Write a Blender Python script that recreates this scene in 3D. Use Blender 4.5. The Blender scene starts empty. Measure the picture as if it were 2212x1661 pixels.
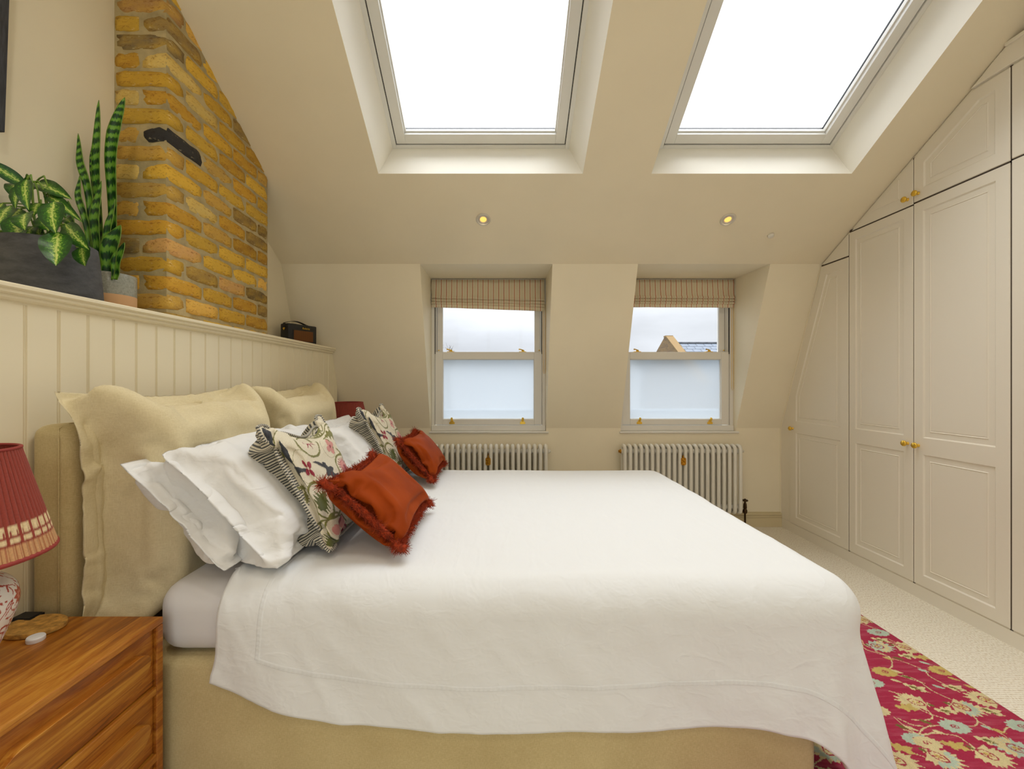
import bpy, bmesh, math, random
import numpy as np
from mathutils import Vector, Matrix
from mathutils.geometry import tessellate_polygon

# ------------------------------------------------------------------ camera, sky, exposure
C = bpy.context.scene.collection
SC = bpy.context.scene
F = 930.0
cam_d = bpy.data.cameras.new('camera')
cam = bpy.data.objects.new('camera', cam_d); C.objects.link(cam)
cam.location = (0, 0, 1.22); cam.rotation_euler = (math.pi/2, 0, 0)
cam_d.sensor_width = 36.0; cam_d.lens = 36.0*F/2212.0
cam_d.shift_x = 21.0/2212.0; cam_d.shift_y = -5.5/2212.0
cam_d.clip_start = 0.02; cam_d.clip_end = 400
SC.camera = cam
SC.view_settings.view_transform = 'Standard'
SC.view_settings.look = 'None'
SC.view_settings.gamma = 1.0
SC.view_settings.use_curve_mapping = False
SC.view_settings.exposure = 0.2
SKY = 8.6
wd = bpy.data.worlds.new('overcast_sky'); SC.world = wd; wd.use_nodes = True
nt = wd.node_tree; nt.nodes.clear()
_o = nt.nodes.new('ShaderNodeOutputWorld'); _b = nt.nodes.new('ShaderNodeBackground')
_t = nt.nodes.new('ShaderNodeTexCoord'); _s = nt.nodes.new('ShaderNodeSeparateXYZ')
_n = nt.nodes.new('ShaderNodeTexNoise'); _n.inputs['Scale'].default_value = 3.2; _n.inputs['Detail'].default_value = 5
_mp = nt.nodes.new('ShaderNodeMapping'); _mp.inputs['Scale'].default_value = (1, 1, 3.2)
nt.links.new(_t.outputs['Generated'], _mp.inputs['Vector']); nt.links.new(_mp.outputs[0], _n.inputs['Vector'])
nt.links.new(_t.outputs['Generated'], _s.inputs[0])
_cl = nt.nodes.new('ShaderNodeMath'); _cl.operation = 'MAXIMUM'; _cl.inputs[1].default_value = 0
nt.links.new(_s.outputs['Z'], _cl.inputs[0])
_pw = nt.nodes.new('ShaderNodeMath'); _pw.operation = 'POWER'; _pw.inputs[1].default_value = 1.8
nt.links.new(_cl.outputs[0], _pw.inputs[0])
_r = nt.nodes.new('ShaderNodeMapRange')            # thick overcast: dull at the horizon, bright overhead
_r.inputs['From Min'].default_value = 0; _r.inputs['From Max'].default_value = 1
_r.inputs['To Min'].default_value = 0.088; _r.inputs['To Max'].default_value = 1.0
nt.links.new(_pw.outputs[0], _r.inputs['Value'])
_c = nt.nodes.new('ShaderNodeMapRange')
_c.inputs['From Min'].default_value = .3; _c.inputs['From Max'].default_value = .7
_c.inputs['To Min'].default_value = 0.78; _c.inputs['To Max'].default_value = 1.04
nt.links.new(_n.outputs['Fac'], _c.inputs['Value'])
_m = nt.nodes.new('ShaderNodeMath'); _m.operation = 'MULTIPLY'
nt.links.new(_r.outputs[0], _m.inputs[0]); nt.links.new(_c.outputs[0], _m.inputs[1])
_m2 = nt.nodes.new('ShaderNodeMath'); _m2.operation = 'MULTIPLY'; _m2.inputs[1].default_value = SKY
nt.links.new(_m.outputs[0], _m2.inputs[0])
_b.inputs['Color'].default_value = (0.91, 0.96, 1.03, 1)
nt.links.new(_m2.outputs[0], _b.inputs['Strength']); nt.links.new(_b.outputs[0], _o.inputs[0])

def portal(name, loc, rot, sx, sy):
    d = bpy.data.lights.new(name, 'AREA'); d.shape = 'RECTANGLE'; d.size = sx; d.size_y = sy
    d.cycles.is_portal = True
    o = bpy.data.objects.new(name, d); C.objects.link(o); o.location = loc; o.rotation_euler = rot
    return o
SL = math.atan(.591)
portal('skylight_portal', (-.13, 2.10, 3.06), (-SL, 0, 0), 1.15, 1.5)
portal('skylight_portal', (1.50, 2.10, 3.06), (-SL, 0, 0), 1.15, 1.5)
portal('window_portal', (-.12, 3.85, 1.45), (-math.pi/2, 0, 0), 1.0, 1.4)
portal('window_portal', (1.49, 3.85, 1.45), (-math.pi/2, 0, 0), 1.0, 1.4)
portal('rear_portal', (.4, -1.86, 1.35), (math.pi/2, 0, 0), 2.9, 2.4)

# ------------------------------------------------------------------ helpers
def lin(c):
    r = []
    for x in c[:3]:
        x /= 255.0
        r.append(x/12.92 if x <= .04045 else ((x+.055)/1.055)**2.4)
    return tuple(r)
def rgba(c): return (*lin(c), 1.0)

class NT:
    def __init__(s, name):
        s.m = bpy.data.materials.new(name); s.m.use_nodes = True
        s.t = s.m.node_tree; s.p = s.t.nodes['Principled BSDF']; s.out = s.t.nodes['Material Output']
        s._co = None
    def n(s, typ, **kw):
        o = s.t.nodes.new('ShaderNode'+typ)
        for k, v in kw.items():
            if k in o.inputs.keys(): o.inputs[k].default_value = v
            else: setattr(o, k, v)
        return o
    def l(s, a, b): s.t.links.new(a, b)
    def co(s, scale=None, kind='Object', rot=None):
        tc = s.n('TexCoord')
        if scale is None and rot is None: return tc.outputs[kind]
        mp = s.n('Mapping')
        if scale is not None: mp.inputs['Scale'].default_value = scale
        if rot is not None: mp.inputs['Rotation'].default_value = rot
        s.l(tc.outputs[kind], mp.inputs['Vector']); return mp.outputs[0]
    def noise(s, scale, detail=4, vec=None, rough=.55, dist=0):
        o = s.n('TexNoise', Scale=scale, Detail=detail, Roughness=rough, Distortion=dist)
        if vec is not None: s.l(vec, o.inputs['Vector'])
        return o.outputs['Fac']
    def ramp(s, fac, stops, mode='LINEAR'):
        r = s.n('ValToRGB'); r.color_ramp.interpolation = mode
        e = r.color_ramp.elements
        while len(e) < len(stops): e.new(.5)
        for i, (p, c) in enumerate(stops):
            e[i].position = p; e[i].color = rgba(c) if len(c) == 3 else c
        s.l(fac, r.inputs[0]); return r.outputs[0]
    def mix(s, fac, a, b, blend='MIX'):
        o = s.n('MixRGB', blend_type=blend)
        if isinstance(fac, (int, float)): o.inputs[0].default_value = fac
        else: s.l(fac, o.inputs[0])
        for i, v in ((1, a), (2, b)):
            if isinstance(v, tuple): o.inputs[i].default_value = v if len(v) == 4 else rgba(v)
            else: s.l(v, o.inputs[i])
        return o.outputs[0]
    def math(s, op, a, b=0.0, c=None):
        o = s.n('Math', operation=op)
        for i, v in ((0, a), (1, b), (2, c)):
            if v is None: continue
            if isinstance(v, (int, float)): o.inputs[i].default_value = v
            else: s.l(v, o.inputs[i])
        return o.outputs[0]
    def bump(s, h, strength=.3, dist=.002, normal=None):
        o = s.n('Bump', Strength=strength, Distance=dist); s.l(h, o.inputs['Height'])
        if normal is not None: s.l(normal, o.inputs['Normal'])
        s.l(o.outputs[0], s.p.inputs['Normal']); return o.outputs[0]
    def base(s, c):
        if isinstance(c, tuple): s.p.inputs['Base Color'].default_value = c if len(c) == 4 else rgba(c)
        else: s.l(c, s.p.inputs['Base Color'])
    def set(s, **kw):
        for k, v in kw.items(): s.p.inputs[k.replace('_', ' ')].default_value = v
        return s

def plain(name, c, rough=.5, metal=0., bump=None, var=None, sheen=0):
    t = NT(name); t.set(Roughness=rough, Metallic=metal)
    if var:
        f = t.noise(var[0], 4, t.co())
        a = tuple(x*(1-var[1]) for x in c); b = tuple(min(255, x*(1+var[1])) for x in c)
        t.base(t.ramp(f, [(.3, a), (.7, b)]))
    else: t.base(c)
    if bump: t.bump(t.noise(bump[0], 5, t.co()), bump[1], bump[2])
    if sheen: t.p.inputs['Sheen Weight'].default_value = sheen
    return t.m

# ---- meshes
def tag(o, label=None, cat=None, group=None, kind=None):
    if label: o['label'] = label
    if cat: o['category'] = cat
    if group: o['group'] = group
    if kind: o['kind'] = kind
    return o
def empty(name, loc, label, cat, group=None, kind=None):
    o = bpy.data.objects.new(name, None); C.objects.link(o); o.location = loc; o.empty_display_size = .05
    return tag(o, label, cat, group, kind)
def adopt(o, parent):
    o.parent = parent
    o.matrix_parent_inverse = Matrix.Translation(parent.location).inverted() if parent.type == 'EMPTY' else Matrix()
def ob(name, v, f, mat, parent=None, smooth=False, bevel=0, col=None, uv=None, seg=2):
    me = bpy.data.meshes.new(name)
    me.from_pydata([tuple(map(float, p)) for p in v] if not isinstance(v, np.ndarray) else v.tolist(), [], f if isinstance(f, list) else f.tolist())
    me.update()
    if smooth: me.polygons.foreach_set('use_smooth', [True]*len(me.polygons))
    if col is not None:
        a = me.color_attributes.new('Col', 'FLOAT_COLOR', 'POINT')
        cc = np.ones((len(me.vertices), 4), dtype=np.float32); cc[:, :3] = col
        a.data.foreach_set('color', cc.ravel())
    if uv is not None:
        u = me.uv_layers.new(name='UVMap'); li = np.zeros(len(me.loops), dtype=np.int32)
        me.loops.foreach_get('vertex_index', li)
        u.data.foreach_set('uv', np.asarray(uv, dtype=np.float32)[li].ravel())
    o = bpy.data.objects.new(name, me); C.objects.link(o)
    if mat is not None: me.materials.append(mat)
    if parent is not None: adopt(o, parent)
    if bevel:
        b = o.modifiers.new('bevel', 'BEVEL'); b.width = bevel; b.segments = seg; b.limit_method = 'ANGLE'; b.angle_limit = math.radians(40)
    return o
class MB:
    def __init__(s): s.v = []; s.f = []
    def add(s, v, f):
        n = len(s.v); s.v += [tuple(map(float, p)) for p in v]; s.f += [tuple(i+n for i in q) for q in f]; return s
    def box(s, x0, x1, y0, y1, z0, z1):
        v = [(x, y, z) for x in (x0, x1) for y in (y0, y1) for z in (z0, z1)]
        return s.add(v, [(0, 1, 3, 2), (4, 6, 7, 5), (0, 4, 5, 1), (2, 3, 7, 6), (0, 2, 6, 4), (1, 5, 7, 3)])
    def boxm(s, x0, x1, y0, y1, z0, z1, fn):
        v = [fn(x, y, z) for x in (x0, x1) for y in (y0, y1) for z in (z0, z1)]
        return s.add(v, [(0, 1, 3, 2), (4, 6, 7, 5), (0, 4, 5, 1), (2, 3, 7, 6), (0, 2, 6, 4), (1, 5, 7, 3)])
    def quad(s, a, b, c, d): return s.add([a, b, c, d], [(0, 1, 2, 3)])
    def tube(s, pts, r, n=10, cap=True, closed=False):
        pts = [Vector(p) for p in pts]; m = len(pts); rs = r if isinstance(r, (list, tuple)) else [r]*m
        v = []; f = []; up = None
        for i, p in enumerate(pts):
            if closed: t = (pts[(i+1) % m]-pts[i-1]).normalized()
            else: t = (pts[min(i+1, m-1)]-pts[max(i-1, 0)]).normalized()
            if up is None:
                up = Vector((0, 0, 1)) if abs(t.z) < .9 else Vector((1, 0, 0))
            a = t.cross(up).normalized(); b = a.cross(t).normalized(); up = b
            for k in range(n):
                q = 2*math.pi*k/n; v.append(p+(a*math.cos(q)+b*math.sin(q))*rs[i])
        for i in range(m if closed else m-1):
            j = (i+1) % m
            for k in range(n): f.append((i*n+k, i*n+(k+1) % n, j*n+(k+1) % n, j*n+k))
        if cap and not closed: f.append(tuple(range(n-1, -1, -1))); f.append(tuple((m-1)*n+k for k in range(n)))
        return s.add(v, f)
    def lathe(s, prof, c=(0, 0, 0), n=32, axis='z', cap=True):
        v = []; f = []
        for (r, h) in prof:
            for k in range(n):
                a = 2*math.pi*k/n; x, y = r*math.cos(a), r*math.sin(a)
                if axis == 'z': q = (c[0]+x, c[1]+y, c[2]+h)
                elif axis == 'x': q = (c[0]+h, c[1]+x, c[2]+y)
                else: q = (c[0]+x, c[1]+h, c[2]+y)
                v.append(q)
        m = len(prof)
        for i in range(m-1):
            for k in range(n): f.append((i*n+k, i*n+(k+1) % n, (i+1)*n+(k+1) % n, (i+1)*n+k))
        if cap: f.append(tuple(range(n-1, -1, -1))); f.append(tuple((m-1)*n+k for k in range(n)))
        return s.add(v, f)
    def prism(s, poly, fn, d0, d1):
        """poly: 2-D outline; fn(a,b,d) -> world"""
        n = len(poly); v = [fn(a, b, d0) for a, b in poly]+[fn(a, b, d1) for a, b in poly]
        tri = tessellate_polygon([[Vector((a, b, 0)) for a, b in poly]])
        f = [tuple(t) for t in tri]+[tuple(i+n for i in reversed(t)) for t in tri]
        f += [(i, (i+1) % n, n+(i+1) % n, n+i) for i in range(n)]
        return s.add(v, f)
    def build(s, name, mat, parent=None, smooth=False, bevel=0, **kw):
        o = ob(name, s.v, s.f, mat, parent, smooth, bevel, **kw)
        bm = bmesh.new(); bm.from_mesh(o.data); bmesh.ops.recalc_face_normals(bm, faces=bm.faces[:]); bm.to_mesh(o.data); bm.free()
        return o
def grid_faces(n, m, off=0, flip=False, wrap=False):
    i = np.arange(n-1)[:, None]; j = np.arange(m if wrap else m-1)[None, :]; j2 = (j+1) % m
    a = off+i*m+j; b = off+(i+1)*m+j; c = off+(i+1)*m+j2; d = off+i*m+j2
    q = np.stack([a+0*j, b+0*j, c+0*i, d+0*i], -1).reshape(-1, 4)
    return q[:, ::-1] if flip else q
def hide_auto(o, ang=35):
    try: o.data.set_sharp_from_angle(angle=math.radians(ang))
    except Exception: pass
def dup(root, delta=(0, 0, 0), label=None, parent=None):
    """copy of a thing with copies of its parts and sub-parts"""
    r = root.copy(); C.objects.link(r); r.location = Vector(root.location)+Vector(delta)
    if label: r['label'] = label
    for ch in list(root.children):
        c = ch.copy(); C.objects.link(c); c.parent = r; c.matrix_parent_inverse = ch.matrix_parent_inverse.copy()
        for g in list(ch.children):
            d = g.copy(); C.objects.link(d); d.parent = c; d.matrix_parent_inverse = g.matrix_parent_inverse.copy()
    return r

# ---- numpy noise, upsampling, cloth
_NL = {}
def vnoise(x, y, seed=0):
    if seed not in _NL: _NL[seed] = np.random.RandomState(seed+77).rand(64, 64)
    L = _NL[seed]; xi = np.floor(x).astype(int); yi = np.floor(y).astype(int); fx = x-xi; fy = y-yi
    fx = fx*fx*(3-2*fx); fy = fy*fy*(3-2*fy)
    g = lambda a, b: L[a % 64, b % 64]
    return (g(xi, yi)*(1-fx)+g(xi+1, yi)*fx)*(1-fy)+(g(xi, yi+1)*(1-fx)+g(xi+1, yi+1)*fx)*fy
def fbm(x, y, seed=0, o=4):
    s = 0; a = .5
    for k in range(o): s = s+a*(vnoise(x*2**k, y*2**k, seed+k)-.5); a *= .5
    return s
def crease(x, y, seed=0):
    return 1-np.minimum(1, np.abs(fbm(x, y, seed, 3))*6)
def crw(n, m):
    """Catmull-Rom weights from n samples to m"""
    W = np.zeros((m, n)); t = np.linspace(0, n-1, m)
    for k, x in enumerate(t):
        i = min(int(x), n-2); u = x-i
        w = [(-u+2*u*u-u**3)/2, (2-5*u*u+3*u**3)/2, (u+4*u*u-3*u**3)/2, (-u*u+u**3)/2]
        for d, ww in zip((-1, 0, 1, 2), w):
            j = i+d
            if j < 0: W[k, 0] += 2*ww; W[k, 1] -= ww
            elif j > n-1: W[k, n-1] += 2*ww; W[k, n-2] -= ww
            else: W[k, j] += ww
    return W
def up(P, m1, m2):
    return np.einsum('ai,ijk,bj->abk', crw(P.shape[0], m1), P, crw(P.shape[1], m2))
def normals(P):
    a = np.gradient(P, axis=0); b = np.gradient(P, axis=1); n = np.cross(a, b)
    return n/np.maximum(np.linalg.norm(n, axis=-1, keepdims=True), 1e-9)
def _con(A, B, L, k):
    d = B-A; l = np.sqrt((d*d).sum(-1, keepdims=True))+1e-9
    c = d*(k*.5*(1-L/l)); A += c; B -= c
def relax(P, du, dv, it, shear=.4, bend=.05, inv=None):
    dg = math.hypot(du, float(np.mean(dv)))
    for _ in range(it):
        for s in (0, 1):
            n = (P.shape[0]-s)//2*2; _con(P[s:s+n:2], P[s+1:s+n:2], du, 1)
            m = (P.shape[1]-s)//2*2; _con(P[:, s:s+m:2], P[:, s+1:s+m:2], dv, 1)
        if shear:
            for s in (0, 1):
                n = (P.shape[0]-s)//2*2
                _con(P[s:s+n:2, :-1], P[s+1:s+n:2, 1:], dg, shear); _con(P[s:s+n:2, 1:], P[s+1:s+n:2, :-1], dg, shear)
        if bend:
            for s in range(4):
                a = P[s:-2:4]; b = P[s+2::4]; k = min(len(a), len(b)); _con(a[:k], b[:k], 2*du, bend)
                a = P[:, s:-2:4]; b = P[:, s+2::4]; k = min(a.shape[1], b.shape[1]); _con(a[:, :k], b[:, :k], 2*dv, bend)
def inflate(w, h, T, N=40, M=40, flange=0, steps=110, seed=0, slack=1.0, bend=.02, straight=.75, full=.74, calm=.35):
    """two sheets sewn along the rim and blown up until they are T thick; returns front, back (N,M,3)"""
    u = np.linspace(-w/2, w/2, N)[:, None]+np.zeros((1, M)); v = np.linspace(-h/2, h/2, M)[None, :]+np.zeros((N, 1))
    du = w/(N-1)*slack; dv = h/(M-1)*slack
    prof = (np.clip(1-(2*u/w)**2, 0, 1)*np.clip(1-(2*v/h)**2, 0, 1))**.5
    L = []
    for s in (1, -1):
        z = s*prof*T*.25+.004*fbm(u*14, v*14, seed+s*7)
        L.append(np.stack([u, v, z], -1))
    A, B = L; VA = np.zeros_like(A); VB = np.zeros_like(B)
    ri = max(1, int(round(flange/(w/(N-1))))); rj = max(1, int(round(flange/(h/(M-1)))))
    rim = np.ones((N, M), bool); rim[ri:N-ri, rj:M-rj] = False
    if not flange:
        rim[:] = True; rim[1:-1, 1:-1] = False
    press = (~rim)[..., None]
    for k in range(steps):
        t = A[N//2, M//2, 2]-B[N//2, M//2, 2]
        p = .0016*max(-.5, (T-t)/T)*8
        A0 = A.copy(); B0 = B.copy()
        A += VA*.86+normals(A)*p*press; B += VB*.86-normals(B)*p*press
        for _ in range(3):
            relax(A, du, dv, 1, .3, bend); relax(B, du, dv, 1, .3, bend)
            m = (A[rim]+B[rim])/2; A[rim] = m; B[rim] = m
        VA = A-A0; VB = B-B0
    kx, ky = w/np.ptp(A[..., 0]), h/np.ptp(A[..., 1])
    for q in (A, B): q[..., 0] *= kx; q[..., 1] *= ky
    def sm(e):
        for _ in range(6): e = np.convolve(np.pad(e, 2, 'edge'), [.1, .2, .4, .2, .1], 'valid')
        return e
    l, r_ = sm(-A[0, :, 0]), sm(A[-1, :, 0]); b, t = sm(-A[:, 0, 1]), sm(A[:, -1, 1])
    fl, fr_ = 1+straight*(w/2/l-1), 1+straight*(w/2/r_-1); fb, ft = 1+straight*(h/2/b-1), 1+straight*(h/2/t-1)
    for q in (A, B):
        q[..., 0] *= np.where(q[..., 0] < 0, fl[None, :], fr_[None, :]); q[..., 1] *= np.where(q[..., 1] < 0, fb[:, None], ft[:, None])
    mid = (A[..., 2]+B[..., 2])/2*calm; th = np.maximum((A[..., 2]-B[..., 2])/2, 0); tm = th.max(); th = tm*(th/tm)**full
    A[..., 2] = mid+th; B[..., 2] = mid-th
    return A, B
def spine(pts):
    """smooth X-Z path by arc length; returns f(t0..1)->(x,z,nx,nz)"""
    p = np.array(pts, float)
    W = crw(len(p), 80) if len(p) > 2 else np.stack([1-np.linspace(0, 1, 80), np.linspace(0, 1, 80)], -1)
    q = W@p; d = np.r_[0, np.cumsum(np.linalg.norm(np.diff(q, axis=0), axis=1))]; Ltot = d[-1]; d /= Ltot
    tx = np.gradient(q[:, 0]); tz = np.gradient(q[:, 1]); l = np.hypot(tx, tz)
    nx, nz = tz/l, -tx/l
    def f(t):
        tt = np.clip(t, 0, 1); ex = (t-tt)*Ltot
        x = np.interp(tt, d, q[:, 0])+ex*np.interp(tt, d, tx/l); z = np.interp(tt, d, q[:, 1])+ex*np.interp(tt, d, tz/l)
        return x, z, np.interp(tt, d, nx), np.interp(tt, d, nz)
    return f, Ltot
def pose(P, sp, yc, yaw=0., floor=None, hh=None, fl_soft=.02, lean=None):
    f, L = sp; h = hh or L
    x, z, nx, nz = f(P[..., 1]/h+.5)
    u = P[..., 0]; n = P[..., 2]
    X = x+nx*n; Z = z+nz*n; Y = u.copy()
    if lean is not None: Z = Z+lean*u
    xm = float(np.mean(X)); c, s = math.cos(yaw), math.sin(yaw)
    X2 = xm+(X-xm)*c-Y*s; Y2 = yc+(X-xm)*s+Y*c
    if floor is not None:
        k = fl_soft; d = Z-floor; Z = floor+np.where(d > 3*k, d, k*np.log1p(np.exp(np.clip(d/k, -30, 30))))
    return np.stack([X2, Y2, Z], -1)
def sew(A, B, col=None, colB=None):
    """front and back grids -> one closed mesh (rim shared)"""
    N, M = A.shape[:2]; fa = grid_faces(N, M); idx = np.arange(N*M).reshape(N, M); bi = np.zeros((N, M), int)
    inner = np.zeros((N, M), bool); inner[1:-1, 1:-1] = True
    bi[~inner] = idx[~inner]; bi[inner] = N*M+np.arange(inner.sum())
    fb = bi.ravel()[grid_faces(N, M, 0, True)]
    V = np.concatenate([A.reshape(-1, 3), B[inner]]); Fq = np.concatenate([fa, fb])
    cc = None
    if col is not None: cc = np.concatenate([col.reshape(-1, 3), colB[inner]])
    return V, Fq, cc
def rim_of(A): return np.concatenate([A[:-1, 0], A[-1, :-1], A[:0:-1, -1], A[0, :0:-1]])

# ---- raster painter for flat prints (colours end up as vertex colours of the printed cloth)
class Paint:
    def __init__(s, w, h, res, bg):
        s.w, s.h = w, h; s.nx, s.ny = int(w*res), int(h*res); s.res = res
        s.a = np.zeros((s.nx, s.ny, 3)); s.a[:] = lin(bg)
        s.X = (np.arange(s.nx)[:, None]+.5)/res+np.zeros((1, s.ny)); s.Y = (np.arange(s.ny)[None, :]+.5)/res+np.zeros((s.nx, 1))
    def _bb(s, x0, x1, y0, y1):
        r = s.res
        return (slice(max(0, int(x0*r)-1), max(0, int(x1*r)+2)), slice(max(0, int(y0*r)-1), max(0, int(y1*r)+2)))
    def poly(s, pts, c):
        p = np.array(pts); sl = s._bb(p[:, 0].min(), p[:, 0].max(), p[:, 1].min(), p[:, 1].max())
        X, Y = s.X[sl], s.Y[sl]
        if X.size == 0: return
        ins = np.zeros(X.shape, bool); n = len(p)
        for i in range(n):
            x1, y1 = p[i]; x2, y2 = p[(i+1) % n]
            if y1 == y2: continue
            ins ^= ((y1 > Y) != (y2 > Y)) & (X < (x2-x1)*(Y-y1)/(y2-y1)+x1)
        s.a[sl][ins] = lin(c)
    def line(s, pts, wd, c):
        p = np.array(pts, float)
        for i in range(len(p)-1):
            a, b = p[i], p[i+1]; m = wd
            sl = s._bb(min(a[0], b[0])-m, max(a[0], b[0])+m, min(a[1], b[1])-m, max(a[1], b[1])+m)
            X, Y = s.X[sl], s.Y[sl]
            if X.size == 0: continue
            d = b-a; L = max((d*d).sum(), 1e-12); t = np.clip(((X-a[0])*d[0]+(Y-a[1])*d[1])/L, 0, 1)
            s.a[sl][np.hypot(X-a[0]-t*d[0], Y-a[1]-t*d[1]) < wd/2] = lin(c)
    def ell(s, x, y, a, b, rot, c, n=22):
        q = np.linspace(0, 2*np.pi, n, endpoint=False); u, v = a*np.cos(q), b*np.sin(q); cr, sr = math.cos(rot), math.sin(rot)
        s.poly(np.stack([x+u*cr-v*sr, y+u*sr+v*cr], -1), c)
    def star(s, x, y, r, r2, n, c, rot=0, asp=1):
        q = np.arange(2*n)*np.pi/n+rot; rr = np.where(np.arange(2*n) % 2 == 0, r, r2)
        s.poly(np.stack([x+rr*np.cos(q), y+rr*np.sin(q)*asp], -1), c)
    def leaf(s, x, y, L, wd, rot, c, bend=0, teeth=0):
        t = np.linspace(0, 1, 24); hw = wd*np.sin(np.pi*t**.8)
        if teeth: hw = hw*(1+.35*np.sign(np.sin(t*np.pi*2*teeth)))
        cx = t*L; cy = bend*L*(t*t)
        P = np.concatenate([np.stack([cx, cy+hw], -1), np.stack([cx, cy-hw], -1)[::-1]])
        cr, sr = math.cos(rot), math.sin(rot)
        s.poly(np.stack([x+P[:, 0]*cr-P[:, 1]*sr, y+P[:, 0]*sr+P[:, 1]*cr], -1), c)
    def curl(s, x, y, r, a0, a1, wd, c):
        q = np.linspace(a0, a1, 26); rr = r*np.linspace(1, .85, 26)
        s.line(np.stack([x+rr*np.cos(q), y+rr*np.sin(q)], -1), wd, c)
    def at(s, x, y):
        return s.a[np.clip((np.asarray(x)*s.res).astype(int), 0, s.nx-1), np.clip((np.asarray(y)*s.res).astype(int), 0, s.ny-1)]

# ------------------------------------------------------------------ materials
def wall_mat(name, c):
    t = NT(name); t.set(Roughness=.62); t.p.inputs['Specular IOR Level'].default_value = .25
    t.base(t.ramp(t.noise(1.7, 3, t.co()), [(.3, tuple(x*.985 for x in c)), (.7, tuple(min(255, x*1.01) for x in c))]))
    t.bump(t.noise(120, 3, t.co()), .06, .001); return t.m
M_WALL = wall_mat('cream_wall_paint', (243, 232, 204))
M_CEIL = wall_mat('cream_ceiling_paint', (243, 231, 202))
M_PANEL = plain('cream_panel_paint', (242, 231, 200), .38)
M_SKIRT = plain('cream_skirting_paint', (216, 200, 160), .4)
M_FRAME = plain('white_window_frame', (232, 228, 218), .35)
M_ROOFWIN = plain('white_roof_window_paint', (234, 232, 224), .35)
M_WARD = plain('greige_wardrobe_paint', (236, 228, 210), .42)
M_GAP = plain('dark_joint', (70, 58, 44), .8)
M_BLACK = plain('black_rubber', (22, 22, 24), .5)
M_RAD = plain('white_radiator_enamel', (233, 229, 216), .28)
M_BRASS = NT('polished_brass').set(Metallic=1., Roughness=.3); M_BRASS.base((238, 198, 84)); M_BRASS = M_BRASS.m
M_OLDBRASS = NT('aged_brass').set(Metallic=1., Roughness=.38); M_OLDBRASS.base(M_OLDBRASS.ramp(M_OLDBRASS.noise(90, 3, M_OLDBRASS.co()), [(.35, (150, 98, 24)), (.65, (214, 160, 60))])); M_OLDBRASS = M_OLDBRASS.m
M_BRONZE = NT('dark_bronze').set(Metallic=1., Roughness=.4); M_BRONZE.base((74, 56, 38)); M_BRONZE = M_BRONZE.m

def glass_mat(name):
    t = NT(name); tr = t.n('BsdfTransparent'); gl = t.n('BsdfGlossy', Roughness=.0); fr = t.n('Fresnel', IOR=1.35); mx = t.n('MixShader')
    t.l(fr.outputs[0], mx.inputs[0]); t.l(tr.outputs[0], mx.inputs[1]); t.l(gl.outputs[0], mx.inputs[2]); t.l(mx.outputs[0], t.out.inputs[0]); return t.m
M_GLASS = glass_mat('clear_glass')
def frost_mat():
    t = NT('frosted_glass'); a = t.n('BsdfTranslucent', Color=(.62, .64, .65, 1)); b = t.n('BsdfRefraction', Roughness=.35, IOR=1.05, Color=(.94, .95, .95, 1)); g = t.n('BsdfGlossy', Roughness=.25)
    m1 = t.n('MixShader'); m1.inputs[0].default_value = .45; m2 = t.n('MixShader'); m2.inputs[0].default_value = .04
    t.l(a.outputs[0], m1.inputs[1]); t.l(b.outputs[0], m1.inputs[2]); t.l(m1.outputs[0], m2.inputs[1]); t.l(g.outputs[0], m2.inputs[2]); t.l(m2.outputs[0], t.out.inputs[0]); return t.m
M_FROST = frost_mat()

def brick_mat():
    t = NT('stock_brick'); t.set(Roughness=.75); oi = t.n('ObjectInfo')
    vec = t.co((1, 1, 2.2)); big = t.noise(9, 4, vec); fine = t.noise(42, 6, vec, .72, .6); sp = t.noise(150, 4, vec, .7)
    c = t.mix(t.math('MULTIPLY', t.ramp(big, [(.35, (0, 0, 0, 1)), (.7, (1, 1, 1, 1))]), t.math('MULTIPLY', oi.outputs['Alpha'], .5)), oi.outputs['Color'], (244, 196, 62), 'MIX')
    c = t.mix(t.ramp(fine, [(.33, (1, 1, 1, 1)), (.46, (0, 0, 0, 1))]), c, t.mix(1.0, c, (188, 150, 100), 'MULTIPLY'))
    c = t.mix(t.ramp(t.noise(22, 5, vec, .75), [(.60, (0, 0, 0, 1)), (.70, (.85, .85, .85, 1))]), c, t.mix(.55, c, (255, 240, 190)))
    t.base(c)
    h = t.mix(.5, fine, sp); t.bump(h, .9, .006); return t.m
M_BRICK = brick_mat()
M_MORTAR = plain('grey_mortar', (182, 164, 120), .9, bump=(90, .6, .004), var=(14, .10))

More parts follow.
